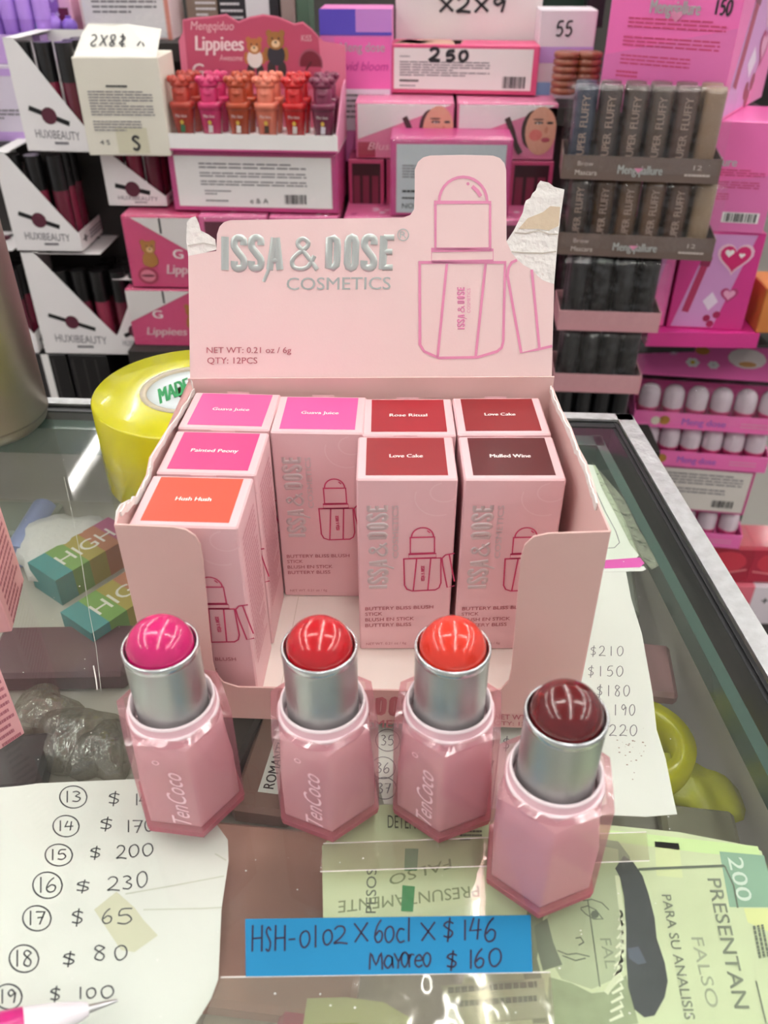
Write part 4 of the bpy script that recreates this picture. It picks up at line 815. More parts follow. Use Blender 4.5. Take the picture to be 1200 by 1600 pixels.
C_('Mengqiduo', .08, .34, .86, .93, mat('#E3BAC0', .4), shear=.2); C_('Lippiees', .1, .39, .70, .82, mat('#F0D9DC', .4), bold=.03, shear=.1); C_('Awesome', .24, .38, .62, .67, mat('#E3BAC0', .4), shear=.2); C_('G', .07, .14, .48, .60, mat('#E9D7D8', .4), bold=.02)
[g.lines(fc(.2+.12*i, .48)+nc*.02, fc(.28+.12*i, .48)-fc(.2+.12*i, .48), (0, 0, .8), nc, 2, mat('#9C3551', .5), .6, i) for i in range(2)]
g.build('card_lettering', ld); g = G(); C_('KISS', .74, .8, .78, .83, mat('#E3BAC0', .4)); g.build('printed_word', ld)
def bear(cx, b0, s_, fur, cloth):
    def e(x, y, rx, ry, m, k): g.poly([fc(cx+x*s_/w, b0+y*s_/hc)+Vector((rx*s_*math.cos(a*.45), 0, 0))+(fc(0, 1)-fc(0, 0)).normalized()*ry*s_*math.sin(a*.45)+nc*(.035+.006*k) for a in range(14)], m)
    f_ = mat(fur, .6)
    for sx in (-1, 1): e(.42*sx, -1.55, .34, .55, mat('#3A2A2A', .6), 1); e(.75*sx, -.55, .22, .5, f_, 1); e(.5*sx, .85, .24, .24, f_, 1)
    e(0, -.6, .7, .75, mat(cloth, .6), 2); e(0, .35, .68, .62, f_, 3); e(0, .15, .33, .26, mat('#E3C49C', .6), 4); e(0, .25, .1, .08, INK, 5)
    for sx in (-1, 1): e(.25*sx, .5, .07, .08, INK, 5)
g = G(); bear(.455, .70, 1.05, '#B4703C', '#E8DDD8'); bear(.585, .74, 1.2, '#9C6A34', '#2E2A33'); k = g.build('printed_bears', ld)
g = G(); L_ = lambda rx, ry, m, k, cy=.6: g.poly([fc(.79, cy)+Vector((rx*math.cos(a*.3), 0, ry*math.sin(a*.3)))+nc*(.04+.006*k) for a in range(21)], m)
L_(1.15, 1.25, mat('#A5566A', .4), 0); L_(1.0, 1.08, mat('#7E2B3B', .4), 1); L_(.55, .75, mat('#B44A5B', .3), 2, .62); g.ribbon([fc(.76, .55)+nc*.07, fc(.785, .6)+nc*.07, fc(.815, .67)+nc*.07], .15, nc, mat('#4E141F', .4)); g.build('printed_lips', ld)
protoP = {}
POTC = ['#B23A2C', '#CC2E6B', '#B4492C', '#DE7A63', '#C4141C', '#7A2A4A']; PN = ['brick red', 'pink', 'terracotta', 'peach', 'bright red', 'plum']
def pot(i, x, y, row, loc):
    M = mat(POTC[i], .3, coat=.4); M2 = mat(POTC[i], .2, coat=.6, mottled=.35, bs=20)
    t = thing('lip_pot', ('front' if row == 0 else 'back')+' row '+PN[i]+' lip pot, '+nth(i, 6)+' of the six in that row', 'lip gloss', loc, 0, 'lip pots in the teddy display')
    rf = lambda a: 1/max(abs(math.cos(a)), abs(math.sin(a)))**.5
    g = G(); g.lathe((0, 0, 0), [(.7, 0), (.78, .05), (1.02, 2.5)], M2, 20, cap0=True, rf=rf); g.build('cup', t)
    g = G(); g.lathe((0, 0, 0), [(1.02, 2.5), (1.08, 2.5), (1.1, 2.95), (1.0, 3.05), (.01, 3.05)], M, 20, rf=rf); g.build('rim', t)
    g = G(); g.lathe((0, 0, 3.05), [(.8, 0), (.8, 1.0), (.65, 1.25)], M, 18); g.blob((0, 0, 4.45), (.95, .85, .45), M, 12, 6)
    for a in range(5): g.blob((.62*math.cos(a*1.257+.3), .55*math.sin(a*1.257+.3), 4.75), .36, M, 8, 6)
    for sx in (-1, 1): g.blob((sx*.85, -.1, 4.8), .32, M, 8, 6)
    g.blob((0, -.58, 3.75), (.45, .32, .3), M, 10, 6); g.build('cap', t)
    if row == 0:
        g = G(); q = lambda a, z: Vector((a, -(.80+z*.088)-.06, z))
        g.text('Mini dose', q(-.5, 1.85), q(.5, 1.85), q(-.5, 2.15), mat('#E8D8D8', .4)); g.poly([q(.17*math.cos(a*.8), 1.45+.2*math.sin(a*.8)) for a in range(8)], mat('#D8B24A', .5)); g.poly([q(-.2, .6), q(.2, .6), q(.25, 1.2), q(-.15, 1.25)], mat(('#3C6E4A', '#D8D0CF', '#E6E0DA', '#4A3A30', '#D9D2CE', '#D8D0DA')[i], .5)); g.build('label', t)
rm = Matrix.Rotation(R(-2), 3, 'Z')
for row, y in enumerate((1.4, 4.4)):
    for i in range(6):
        x = -w/2+1.5+i*(w-2.9)/5; L = Vector((bt.c.x, YL-.6, zt))+rm @ Vector((x, y, .86)); pot(i, x, y, row, L)

# --- pink teddy boxes with white flaps at left of the pink display
def teddy(label, b, flip, z0, h):
    def fr(g, f, w, h):
        M = (lambda a, q: f(1-a, q)) if flip else f
        g.poly([M(.12, .97)+nf*.02, M(1, .97)+nf*.02, M(1, .42)+nf*.02], mat('#E4DEDD', .5)); g.ribbon([M(.5, .97)+nf*.03, M(.5, .76)+nf*.03], .2, nf, BLACK)
        cx, cz = (.3, .5) if not flip else (.86, .55); F_ = mat('#B07836', .6)
        def e(x, y, rx, ry, m, k): g.poly([f(cx, cz)+Vector((x+rx*math.cos(a*.45), -.03-.006*k, y+ry*math.sin(a*.45))) for a in range(14)], m)
        e(0, -.7, .75, .8, F_, 0); [e(.5*s_, .95, .28, .28, F_, 0) for s_ in (-1, 1)]; e(0, .45, .7, .65, F_, 1); e(.1, .25, .33, .27, mat('#DDB583', .6), 2); e(.12, .33, .1, .08, INK, 3); [e(.1+.25*s_, .62, .07, .08, INK, 3) for s_ in (-1, 1)]; e(-.5, -.9, .25, .45, F_, 2); e(.55, -.8, .25, .45, F_, 2)
        if not flip: 
            for rx, ry, m, k in ((1.0, .85, mat('#A5314F', .4), 4), (.75, .6, mat('#D98095', .3), 5), (.7, .12, mat('#6B1830', .4), 6)): g.poly([f(.24, .17)+Vector((rx*math.cos(a*.3), -.03-.006*k, ry*math.sin(a*.3))) for a in range(21)], m)
        a0 = .5 if not flip else .2
        ptext(g, f, 'G', a0+.12, a0+.25, .42 if not flip else .5, .55 if not flip else .64, BGW, bold=.03); ptext(g, f, 'Lippiees', a0, a0+.55, .2, .34, mat('#E6C9CF', .4), bold=.03, shear=.2)
    return pbox('teddy_box', label, 'box', b, 8, mat('#D24C7C', .35, coat=.3), 0, fr, z0=z0, h=h, wrap=True)
b1 = Bg(203, 318, 452, 540, 49.2); teddy('lower pink teddy bear box left of the pink display box, under the other one', b1, True, b1.c.z, b1.h)
b2 = Bg(200, 316, 356, 452, 49.2); teddy('upper pink teddy bear box left of the pink display box, its bear at left', b2, False, b1.c.z+b1.h+.2, zP-.1-(b1.c.z+b1.h+.2)-.2)
stand(b1.c.x-b1.w/2-.3, 25.5, 47.6, 57.4, b1.c.z, 6)
# row of pink boxes carrying the framed carton and the centre goods
zR = b1.c.z
for i, (u0, u1) in enumerate(((322, 425), (428, 532), (540, 640), (644, 745), (748, 850))):
    b = Bg(u0, u1, 340, 540, 49.2); hh = zP-.25-zR
    def fr(g, f, w, h, i=i): panel(g, f, .08, .92, .1, .55, mat('#E7A9C4', .4)); ptext(g, f, 'Lippiees', .2, .8, .62, .68, BGW, bold=.02); panel(g, f, .08, .92, .75, .96, mat('#5E2038', .4), 0, 1)
    def tp(g, f, w, d): rr = random.Random(i); [g.poly([f(a, q)+Vector((.35*math.cos(x_), .35*math.sin(x_), 0)) for x_ in (0, 1.2, 2.4, 3.6, 4.8)], mat(('#F3C9DA', '#B9457C', '#F0E2EA')[k % 3], .4)) for k, (a, q) in enumerate((rr.uniform(.1, .9), rr.uniform(.1, .9)) for _ in range(14))]
    pbox('pink_gift_box', 'wrapped pink box behind the lid of the display, '+nth(i, 5)+' of the lower row', 'box', b, 7.5, mat('#D96C9C', .35), 0, fr, z0=zR, h=hh, wrap=True, top=tp)

# --- centre goods
b = Bg(610, 798, 215, 336, 49.4)
def fr(g, f, w, h): panel(g, f, .05, .95, .04, .93, mat('#BFC6CC', .5)); plines(g, f, .1, .5, .5, .68, 5, GREYTXT, 2, .4); plines(g, f, .1, .45, .3, .36, 1, INK, 3, .5); plines(g, f, .1, .4, .22, .26, 1, INK, 4, .5); ptext(g, f, 'NO. 17', .1, .3, .1, .17, INK)
t = pbox('framed_carton', 'grey panelled carton with a magenta frame directly behind the lid cut-out', 'carton', b, 5, MAG, 0, fr, wrap=True, z0=zP-.05)
SKIN = mat('#D9A088', .5); HAIRM = mat('#3B2420', .5); LIP = mat('#B5505F', .4); BLUSHM = mat('#D9756F', .5)
def face_front(side):
    def fr(g, f, w, h):
        g.poly([f(.02, .35)+nf*.01, f(.02, .97)+nf*.01, f(.98, .97)+nf*.01], mat('#E3DCDD', .5))
        cx, cz = .82, .52
        def e(x, y, rx, ry, m, k): g.poly([Vector((min(w*.5-.03, p.x), p.y, min(max(p.z, .1), h-.05))) for p in (f(cx, cz)+Vector((x+rx*math.cos(a*.3), -.02-.006*k, y+ry*math.sin(a*.3))) for a in range(21))], m)
        e(-.45, .1, 1.1, 1.7, HAIRM, 0); e(.25, .0, 1.45, 2.1, SKIN, 1); e(-.2, -.35, .6, .5, BLUSHM, 2); e(.0, .72, .42, .12, INK, 3); e(.0, .68, .2, .1, mat('#E8DAD0', .5), 4); e(.02, .69, .1, .1, INK, 5); e(-.05, 1.0, .5, .07, HAIRM, 3); e(1.05, .72, .3, .11, INK, 3); e(.75, .1, .16, .3, mat('#C9876F', .5), 3); e(.75, -.75, .42, .2, LIP, 3); g.ribbon([f(.5, .75)+nf*.07, f(.56, .52)+nf*.07, f(.6, .3)+nf*.07, f(.66, .12)+nf*.07], .5, nf, HAIRM)
        ptext(g, f, 'Blusher', .12, .55, .16, .3, mat('#F3C4D2', .4), shear=.3); panel(g, f, .02, .2, .02, .3, mat('#A8304E', .4), 0, 0)
    return fr
zF = aty(640, 248, 54).z
b = Bg(556, 708, 160, 248, 54); pbox('face_carton', 'pink carton with a face photo and white corner, left one under the 250 carton', 'carton', b, 6.5, mat('#DC7FA4', .4), 0, face_front(0), wrap=True, z0=zF)
bf2 = Bg(713, 868, 164, 258, 54); pbox('face_carton', 'pink carton with a face photo and white corner, right one under the 250 carton', 'carton', bf2, 6.5, mat('#DC7FA4', .4), 0, face_front(1), wrap=True, z0=zF, h=b.h)
zFt = zF+b.h+.17
stand(-1, 33, 53.4, 64, zF-7.5, 7)
for i, (u0, u1) in enumerate(((545, 600), (604, 690), (694, 790), (795, 862))):
    bx = Bg(u0, u1, 250, 330, 54)
    def fr(g, f, w, h): panel(g, f, .1, .9, .25, .95, mat('#3A1320', .3)); [panel(g, f, .14+.26*k, .32+.26*k, .28, .8, mat('#7E2A44', .3), 0, 1) for k in range(3)]
    pbox('dark_window_box', 'pink box with a dark window beneath the face cartons, '+nth(i, 4)+' of that row', 'box', bx, 6, mat('#C14A77', .4), 0, fr, z0=zF-7.5, h=7.4)
b = Bg(608, 842, 52, 130, 57.6)
def fr(g, f, w, h):
    panel(g, f, .03, .96, .09, .93, mat('#EDE6E4', .5)); phand(g, f, '2', .27, .68, .09, .24, .3, INK); phand(g, f, '5', .38, .68, .08, .2, .3, INK); phand(g, f, '0', .47, .68, .07, .2, .3, INK); plines(g, f, .07, .14, .74, .78, 1, GREYTXT, 1, .5); plines(g, f, .07, .68, .36, .68, 6, GREYTXT, 3, .4); plines(g, f, .07, .2, .23, .3, 1, INK, 4, .6); plines(g, f, .07, .18, .14, .18, 1, GREYTXT, 5, .6); pbars(g, f, .77, .92, .14, .38)
def tp(g, f, w, d): g.poly([f(.03, .05), f(.45, .05), f(.5, .6), f(.3, .95), f(.05, .8)], mat('#C79A86', .5)); g.poly([f(.03, .3), f(.2, .1), f(.3, .5), f(.1, .9)], HAIRM); g.poly([f(.4, .9), f(.44, .1), f(.47, .1), f(.48, .9)], HAIRM)
t = pbox('price_carton', 'pink framed carton handwritten 250, lying on the two face cartons', 'carton', b, 4.2, mat('#D8507F', .4), R(-4), fr, z0=zFt, top=tp)
b = Bg(618, 846, -25, 60, 62.4)
def fr(g, f, w, h): phand(g, f, 'X2X9', .3, .76, .12, .14, .25, INK)
pbox('white_carton', 'white carton with handwriting standing behind the 250 carton', 'carton', b, 5, mat('#E6E1DF', .5), R(-2), fr, z0=zFt-.2, h=b.c.z+b.h-zFt)
stand(6, 34, 62.2, 72, zFt-.22, 8)
# violet-blue display card
b = Bg(502, 612, 14, 215, 58)
def fr(g, f, w, h):
    panel(g, f, 0, 1, .84, 1, mat('#5B4BC0', .4)); panel(g, f, .5, 1, .86, 1, mat('#C88AD8', .4), 0, 1); panel(g, f, .2, .98, .5, .83, mat('#EE6DB8', .4), 0, 1); panel(g, f, .22, .98, .22, .5, mat('#E8DCE8', .5), 0, 1); ptext(g, f, 'Meng dose', .28, .9, .74, .8, SILVER); ptext(g, f, 'vivid bloom', .26, .95, .62, .68, mat('#C0308C', .4), shear=.3); plines(g, f, .26, .9, .3, .48, 5, GREYTXT, 4, .4)
pbox('violet_carton', 'tall carton with a violet blue top and pink label behind the lip display', 'carton', b, 5, mat('#E27CC0', .4), 0, fr, z0=zF-1.2, h=b.c.z+b.h-zF+1.2)
g = G(); p = aty(500, 20, 60); g.lathe((0, 0, 0), [(.01, 0), (1.5, .2), (2.2, 2.0), (1.6, 4.2), (.6, 5.0), (.01, 5.1)], mat('#D8D6D6', .2, bump=1, bs=100, coat=.5), 24, rf=lambda t: 1+.15*math.sin(3*t)+.1*math.sin(5*t+1)); tag(g.build('plastic_bag', None, (0, 0, 0), (p.x-.3, 61.5, zFt-2.2)), 'crumpled clear bag at the top behind the lip display', 'bag')
# dark cartons with white panel at the top
zD = aty(380, 80, 63).z
for i, (u0, u1, col, fr) in enumerate(((294, 342, '#8C7A6C', lambda g, f, w, h: plines(g, f, .3, .95, .3, .9, 6, LGREY, 1, .4)), (345, 436, '#26262A', lambda g, f, w, h: (panel(g, f, 0, .42, 0, 1, mat('#2C2C30', .4)), plines(g, f, .02, .4, .2, .9, 6, LGREY, 2, .35), panel(g, f, .45, .85, 0, 1, LGREY, 0, 1))), (440, 462, '#9C8A84', None), (464, 484, '#4F6A56', None))):
    bx = Bg(u0, u1, -10, 80, 63); pbox('dark_carton', ('taupe carton with pale print', 'black carton with a white centre panel', 'narrow grey brown carton', 'narrow dark green carton')[i]+' standing behind the lip display', 'carton', bx, 4, mat(col, .5), 0, fr, z0=zD, h=bx.h)
stand(-5.5, 15.5, 61, 70.5, min(zD, zFt-2.2) , 9)

# --- right side: brown trays of wrapped tubes
def ztray(v, Y): return aty(990, v, Y).z
YT = 43
def tray_print(name): 
    def pr(g, f, w, h): ptext(g, f, 'Mengqiallure', .36, .64, .3, .68, SILVER, bold=.02); ptext(g, f, 'Brow', .1, .2, .58, .78, mat('#C9BDB6', .5)); ptext(g, f, 'Mascara', .09, .23, .2, .42, mat('#D9CEC7', .5)); plines(g, f, .78, .94, .25, .45, 1, mat('#C9BDB6', .5)); ptext(g, f, '12', .83, .88, .55, .75, mat('#C9BDB6', .5)); g.poly([f(.49, .35)+nf*.03, f(.52, .55)+nf*.03, f(.46, .55)+nf*.03], PRINT)
    return pr
TC1 = ['#3A4050', '#4A3F3C', '#544741', '#584A42', '#5A4640', '#8C7560']; TC2 = ['#3E332F', '#4A3322', '#5F4734', '#5E4634', '#563F34', '#8F7A62']
TLAB = mat('#A38E83', .45)
def tube_tray(key, b, z0, cols, lipm, pr, lab, n, hgt, rz, text=True, wrap=True):
    t, w, loc = tray('tube_tray', lab[0], b, 4.4, 1.9, lipm, 2.2, pr, rz, z0=z0, sides=2.2)
    rm = Matrix.Rotation(rz, 3, 'Z'); st = (w-.8)/n
    for row in range(2):
        for i in range(n):
            c = mat(cols[i], .35, coat=.3); r_ = min(.88, st*.46); q = G(); q.lathe((0, 0, 0), [(r_*.95, 0), (r_, .1), (r_, hgt*.95), (r_*.93, hgt), (.01, hgt)], c, 18, cap0=True)
            if text and row == 0 and i < 5 or text and row == 0 and i == 5 and False:
                for t_, z_0, z_1 in (('SUPER', hgt*.2, hgt*.5), ('FLUFFY', hgt*.56, hgt*.9)): q.text(t_, (r_*.30, -r_-.02, z_0), (r_*.30, -r_-.02, z_1), (-r_*.42, -r_-.02, z_0), TLAB, bold=.02)
            o = q.build('cosmetic_tube', None, (0, 0, 0), loc+rm @ Vector((-w/2+.4+st*(i+.5), 1.15+row*1.95, .13))); o.rotation_euler.z = rz
            tag(o, ('front' if row == 0 else 'back')+' row tube, '+nth(i, n)+' of '+str(n)+', in the '+lab[1], 'cosmetic tube', 'tubes in the '+lab[1])
    if wrap: wrapbox(t, -w/2-.1, w/2+.1, -.2, 4.5, .3, hgt+.3)
    return t
BRN = mat('#6B5A52', .4, coat=.2); PKT = mat('#C9949A', .5)
def stacktray(u0, u1, v0, v1, z0=None): return Bg(u0, u1, v0, v1, YT)
z5_ = ztray(735, YT)-.2
zs = [ztray(283, YT), ztray(402, YT), ztray(518, YT), ztray(614, YT)]
levels = []
tray1 = [Bg(878, 1122, 252, 283, YT), Bg(872, 1112, 372, 402, YT), Bg(872, 1030, 488, 518, YT), Bg(864, 1000, 585, 614, YT)]
zz = zs; hg = [min(6.7, zs[0]+99), zs[0]-zs[1]-.25, zs[1]-zs[2]-.45, zs[2]-zs[3]-.45]
tube_tray('a', tray1[0], zs[0], TC1, BRN, tray_print(''), ('brown tray of wrapped grey tubes, topmost of the tray stack', 'topmost brown tray'), 6, 6.9, R(-6))
tube_tray('b', tray1[1], zs[1], TC2, BRN, tray_print(''), ('brown tray of wrapped brown tubes, second from the top of the tray stack', 'second brown tray'), 6, hg[1], R(-6))
tube_tray('c', tray1[2], zs[2], ['#131417']*4, PKT, None, ('dusty pink tray of black tubes under the two brown trays', 'upper dusty pink tray'), 4, hg[2], R(-2), False)
tube_tray('d', tray1[3], zs[3], ['#121316']*4, PKT, None, ('dusty pink tray of black tubes level with the counter edge', 'lower dusty pink tray'), 4, hg[3], R(-2), False)
b = Bg(858, 985, 660, 690, YT); z5_ = zs[3]-6.2; tube_tray('e', b, z5_, ['#111215']*4, PKT, None, ('dusty pink tray of black tubes at the bottom behind the counter edge', 'bottom dusty pink tray'), 4, 5.9, 0, False, False)
stand(b.c.x-b.w/2-.4, b.c.x+b.w/2+3.2, YT-.6, YT+5, z5_, 10)
# --- coin stacks and pale cartons at top right of centre
zK = aty(890, 150, 54).z
for i, u in enumerate((880, 914)):
    p = aty(u, 150, 55); g = G(); pf = []
    for k in range(6): pf += [(1.0, k*.58), (1.18, k*.58+.1), (1.18, k*.58+.45), (1.0, k*.58+.56)]
    g.lathe((0, 0, 0), pf, mat('#8E4A34', .35, coat=.3), 22, cap0=True, cap1=True); tag(g.build('powder_stack', None, (0, 0, 0), (p.x, 55.3, zK)), ('left' if i == 0 else 'right')+' stack of ribbed brown compacts between the 250 carton and the hot pink box', 'compact stack')
stand(29.6, 41, 53.6, 64, zK, 11) if False else None
b = Bg(850, 930, 88, 150, 58); 
def fr(g, f, w, h): phand(g, f, '55', .3, .72, .16, .16, .16, INK); panel(g, f, 0, 1, .42, .6, LILAC); panel(g, f, 0, .3, .05, .2, mat('#8FC0E6', .5))
bb_ = Bg(838, 925, 26, 165, 58.5); pbox('pale_carton', 'white and lilac carton handwritten 55 behind the brown compacts', 'carton', bb_, 4, mat('#E6DDE4', .5), 0, fr, z0=zK-1, h=bb_.h)
bg_ = Bg(850, 922, -30, 40, 66); pbox('green_carton', 'dark green carton at the top edge behind the pale carton', 'carton', bg_, 4, mat('#1E3B2C', .5), 0, None, z0=bg_.c.z, h=bg_.h)
bk = Bg(916, 945, -30, 60, 64); pbox('black_carton', 'narrow black carton at the top edge left of the hot pink box', 'carton', bk, 4, mat('#17171A', .5), 0, None, z0=bg_.c.z, h=bk.h)
stand(33.5, 47, 63, 72, bg_.c.z, 12); 
g = G(); x0 = aty(836, 150, 54).x
stand(24.7 if False else x0-.2, 40.6, 54, 62.8, zK-1, 13)
# --- hot pink cartons at right
def heart(g, c, s_, m, n=nf, k=0, ax=Vector((1, 0, 0)), az=Vector((0, 0, 1))): g.poly([c+ax*(s_*.06*(16*math.sin(t)**3))+az*(s_*.06*(13*math.cos(t)-5*math.cos(2*t)-2*math.cos(3*t)-math.cos(4*t)))+n*(.03+.006*k) for t in (2*math.pi*i/26 for i in range(26))], m)
def heart_side(g, P, w, h, n, ax):
    """P(a, b) on the face; heart pattern with a tube and cherries"""
    g.poly([P(.05, .02)+n*.01, P(.6, .02)+n*.01, P(.9, .98)+n*.01, P(.35, .98)+n*.01], mat('#D79AD2', .35)); 
    heart(g, P(.68, .76), w*.24, mat('#F0C6DA', .4), n, 1, ax); heart(g, P(.68, .76), w*.2, mat('#D5246F', .3), n, 2, ax); heart(g, P(.6, .8), w*.06, BGW, n, 3, ax); heart(g, P(.76, .78), w*.04, BGW, n, 3, ax)
    heart(g, P(.72, .38), w*.12, mat('#B83C74', .4), n, 1, ax); heart(g, P(.72, .38), w*.08, mat('#E8A6C8', .4), n, 2, ax)
    g.ribbon([P(.2, .18)+n*.03, P(.32, .66)+n*.03], w*.09, n, mat('#B2305E', .3)); g.ribbon([P(.32, .66)+n*.04, P(.34, .76)+n*.04], w*.13, n, mat('#8E2450', .3))
    for a, q in ((.5, .12), (.62, .16), (.56, .06)): g.poly([P(a, q)+ax*(w*.05*math.cos(t*.6))+Vector((0, 0, w*.05*math.sin(t*.6)))+n*.03 for t in range(10)], mat('#A82458', .3))
    for a, q, l in ((.5, .3, .1), (.15, .9, .05)): g.poly([P(a-l, q)+n*.02, P(a, q-l)+n*.02, P(a+l, q)+n*.02, P(a, q+l)+n*.02], mat('#EFDDF0', .4))
def pinkbox(label, corner, z0, h, wf, wr, th, front, side):
    """near vertical edge at corner; front face runs left, heart face runs right"""
    t = thing('hot_pink_carton', label, 'carton', (corner.x, corner.y, z0), -th, 'hot pink cartons at the right'); g = G(); g.rbox(-wf, 0, 0, wr, 0, h, HOT, .06)
    if front: front(g, lambda a, q: Vector((-wf+a*wf, -.03, q*h)), wf, h)
    if side: heart_side(g, lambda a, q: Vector((.0, a*wr, q*h)), wr, h, Vector((1, 0, 0)), Vector((0, 1, 0)))
    g.build('carton', t); return t
def pf_(hand=None):
    def fr(g, f, w, h):
        g.poly([f(0, 0)+nf*.0, f(1, 0), f(1, .55), f(0, .35)], mat('#E678B8', .35)); ptext(g, f, 'Mengqiallure', .32, .7, .61, .69, SILVER, bold=.02); heart(g, f(.53, .6), .5, PRINT, nf, 2)
        plines(g, f, .16, .92, .52, .59, 3, CRIMSON, 2, .4); plines(g, f, .14, .9, .41, .48, 3, CRIMSON, 3, .4); plines(g, f, .14, .7, .3, .37, 3, CRIMSON, 4, .4); plines(g, f, .12, .3, .22, .27, 2, CRIMSON, 5, .5); pbars(g, f, .7, .93, .1, .18, BGW)
        if hand: phand(g, f, '150', .8, .62, .045, .08, .16, INK)
    return fr
YR = 47.0
c3 = aty(1058, 512, YR+1); zb3 = c3.z; c1 = aty(1122, 192, YR); z1 = c1.z; zm = aty(1122, 366, YR).z
TH = R(31)
pinkbox('big hot pink carton in the top right corner, priced by hand, topmost of its pile', c1, z1, 12.6, 10.8, 15, TH, pf_(True), True)
c2 = c1.copy(); c2.x += 6.2; c2.y += 0.4
pinkbox('hot pink carton beneath the top right one, with a barcode near its lower corner', c2, zm, z1-zm-.05, 12, 8, R(8), pf_(), False)
# lower pair: heart-front cartons on a pink tray
h3 = zm-zb3-.05
b = Bg(1062, 1168, 375, 512, YR+1); b.w = 7.2
t = thing('hot_pink_carton', 'hot pink carton with a heart and tube picture facing front, above the pink balm displays', 'carton', (b.c.x, YR+.8, zb3), R(-4), 'hot pink cartons at the right'); g = G(); g.rbox(-3.6, 3.6, 0, 7, 0, h3, HOT2, .06); heart_side(g, lambda a, q: Vector((-3.6+a*7.2, 0, q*h3)), 7.2, h3, nf, Vector((1, 0, 0))); g.build('carton', t)
t = thing('hot_pink_carton', 'hot pink carton seen edge on between the tube trays and the heart carton', 'carton', (b.c.x-6.1, YR+1.5, zb3), R(-4), 'hot pink cartons at the right'); g = G(); g.rbox(-2.3, 2.3, 0, 7, 0, h3, HOT, .06); g.poly([(-1.9, -.03, .5), (.4, -.03, .5), (1.8, -.03, h3-.6), (-1.2, -.03, h3-.6)], mat('#D98BC4', .35)); g.build('carton', t)
b = Bg(1178, 1212, 470, 535, YR+3)
pbox('orange_carton', 'orange carton at the right edge beside the heart carton', 'carton', Bg(1186, 1240, 470, 530, YR), 5, mat('#C97A3A', .5), 0, None, z0=zb3, h=4.4)

# --- stacked displays of white-topped balms
BALMB = mat('#D94A86', .3, coat=.4); BALMT = mat('#DCCBD6', .25, coat=.4, mottled=.06, bs=80); CLR = mat('#7A3A58', .2, coat=.5)
protoB = None
def balm(loc, label, group, s_=1):
    global protoB
    if protoB is None:
        t = thing('lip_balm', label, 'lip balm', loc, 0, group)
        g = G(); g.lathe((0, 0, 0), [(.8, 0), (.82, .1), (.82, 1.1)], CLR, 18, cap0=True); g.build('base', t)
        g = G(); g.lathe((0, 0, 0), [(.9, 1.1), (1.08, 1.2), (1.1, 2.0)], BALMB, 20); g.build('body', t)
        g = G(); g.lathe((0, 0, 0), [(1.1, 2.0), (1.1, 3.2), (1.0, 3.75), (.7, 4.15), (.3, 4.32), (.01, 4.35)], BALMT, 20); g.build('dome_cap', t)
        protoB = t
    else: t = dup(protoB, loc, 0, label); t['group'] = group
def balm_display(key, lab, b, z0, n, rz, header):
    def pr(g, f, w, h):
        e = lambda a, q, r_, m: g.poly([f(a, q)+Vector((r_*math.cos(x*.5), -.02, r_*math.sin(x*.5))) for x in range(13)], m)
        e(.15, .45, .5, mat('#EDE3D2', .5)); e(.21, .5, .55, mat('#B8813A', .5)); ptext(g, f, 'Meng dose', .33, .62, .3, .72, mat('#B36BC8', .4), bold=.02); plines(g, f, .72, .92, .3, .7, 2, BGP, 4, .4)
    t, w, loc = tray('balm_display', lab, b, 5.2, 1.9, HOT, 0, pr, rz, z0=z0, sides=3.2)
    if header:
        fh = lambda a, q: Vector((-w/2+a*w, 2.9+q*4.0, 4.8+q*2.2)); n_ = Vector((0, -2.2, 4.0)).normalized(); g = G(); g.plate([fh(0, 0), fh(1, 0), fh(1, 1), fh(0, 1)], n_, .1, HOT)
        def fl(a, q, r_, m, c_): 
            for k in range(6): x = k*1.047; g.poly([fh(a, q)+Vector((r_*.75*math.cos(x)+r_*.5*math.cos(y*.6), r_*.55*math.sin(x)+r_*.4*math.sin(y*.6), (r_*.55*math.sin(x)+r_*.4*math.sin(y*.6))*.55))+n_*.02 for y in range(10)], m)
            g.poly([fh(a, q)+Vector((r_*.4*math.cos(y*.6), r_*.34*math.sin(y*.6), r_*.19*math.sin(y*.6)))+n_*.04 for y in range(10)], c_)
        fl(.38, .42, .6, BGW, mat('#E2C23A', .5)); fl(.52, .38, .5, BGW, mat('#EBD9E2', .5)); fl(.1, .75, .6, mat('#EFB4D4', .4), BGW); fl(.25, .7, .45, mat('#E8A3CC', .4), BGW)
        # generic flower plush and biscuit prints
        g.poly([fh(.45+.05*math.cos(x*.5), .78+.12*math.sin(x*.5))+n_*.03 for x in range(13)], mat('#C98A4A', .5)); g.poly([fh(.75+.13*math.cos(x*.5), .62+.3*math.sin(x*.5))+n_*.03 for x in range(13)], mat('#EFE2E0', .5)); g.poly([fh(.75+.06*math.cos(x*.5), .45+.08*math.sin(x*.5))+n_*.05 for x in range(13)], mat('#D9A06A', .5))
        g.build('header_card', t)
        for s_ in (-1, 1): g = G(); g.plate([(s_*(w/2-.05), 2.6, 3.2), (s_*(w/2-.05), 5.2, 3.2), (s_*(w/2-.05), 5.2, 6.0), (s_*(w/2-.05), 3.0, 4.8)], (s_, 0, 0), .08, HOT); g.build('side', t)
    rm = Matrix.Rotation(rz, 3, 'Z'); st = (w-.5)/n
    for i in range(n): balm(loc+rm @ Vector((-w/2+.25+st*(i+.5), 1.35, .13)), 'white topped pink lip balm, '+nth(i, n)+' in the '+key, 'lip balms in the '+key)
    if header: wrapbox(t, -w/2-.1, w/2+.1, -.15, 2.8, .3, 4.9)
    return loc, w
YB = 49.5
b1_ = Bg(992, 1222, 640, 672, YB); zb1 = aty(1090, 672, YB).z
xr_ = b1_.c.x
zb2 = aty(1090, 752, YB).z; hb = zb1-zb2
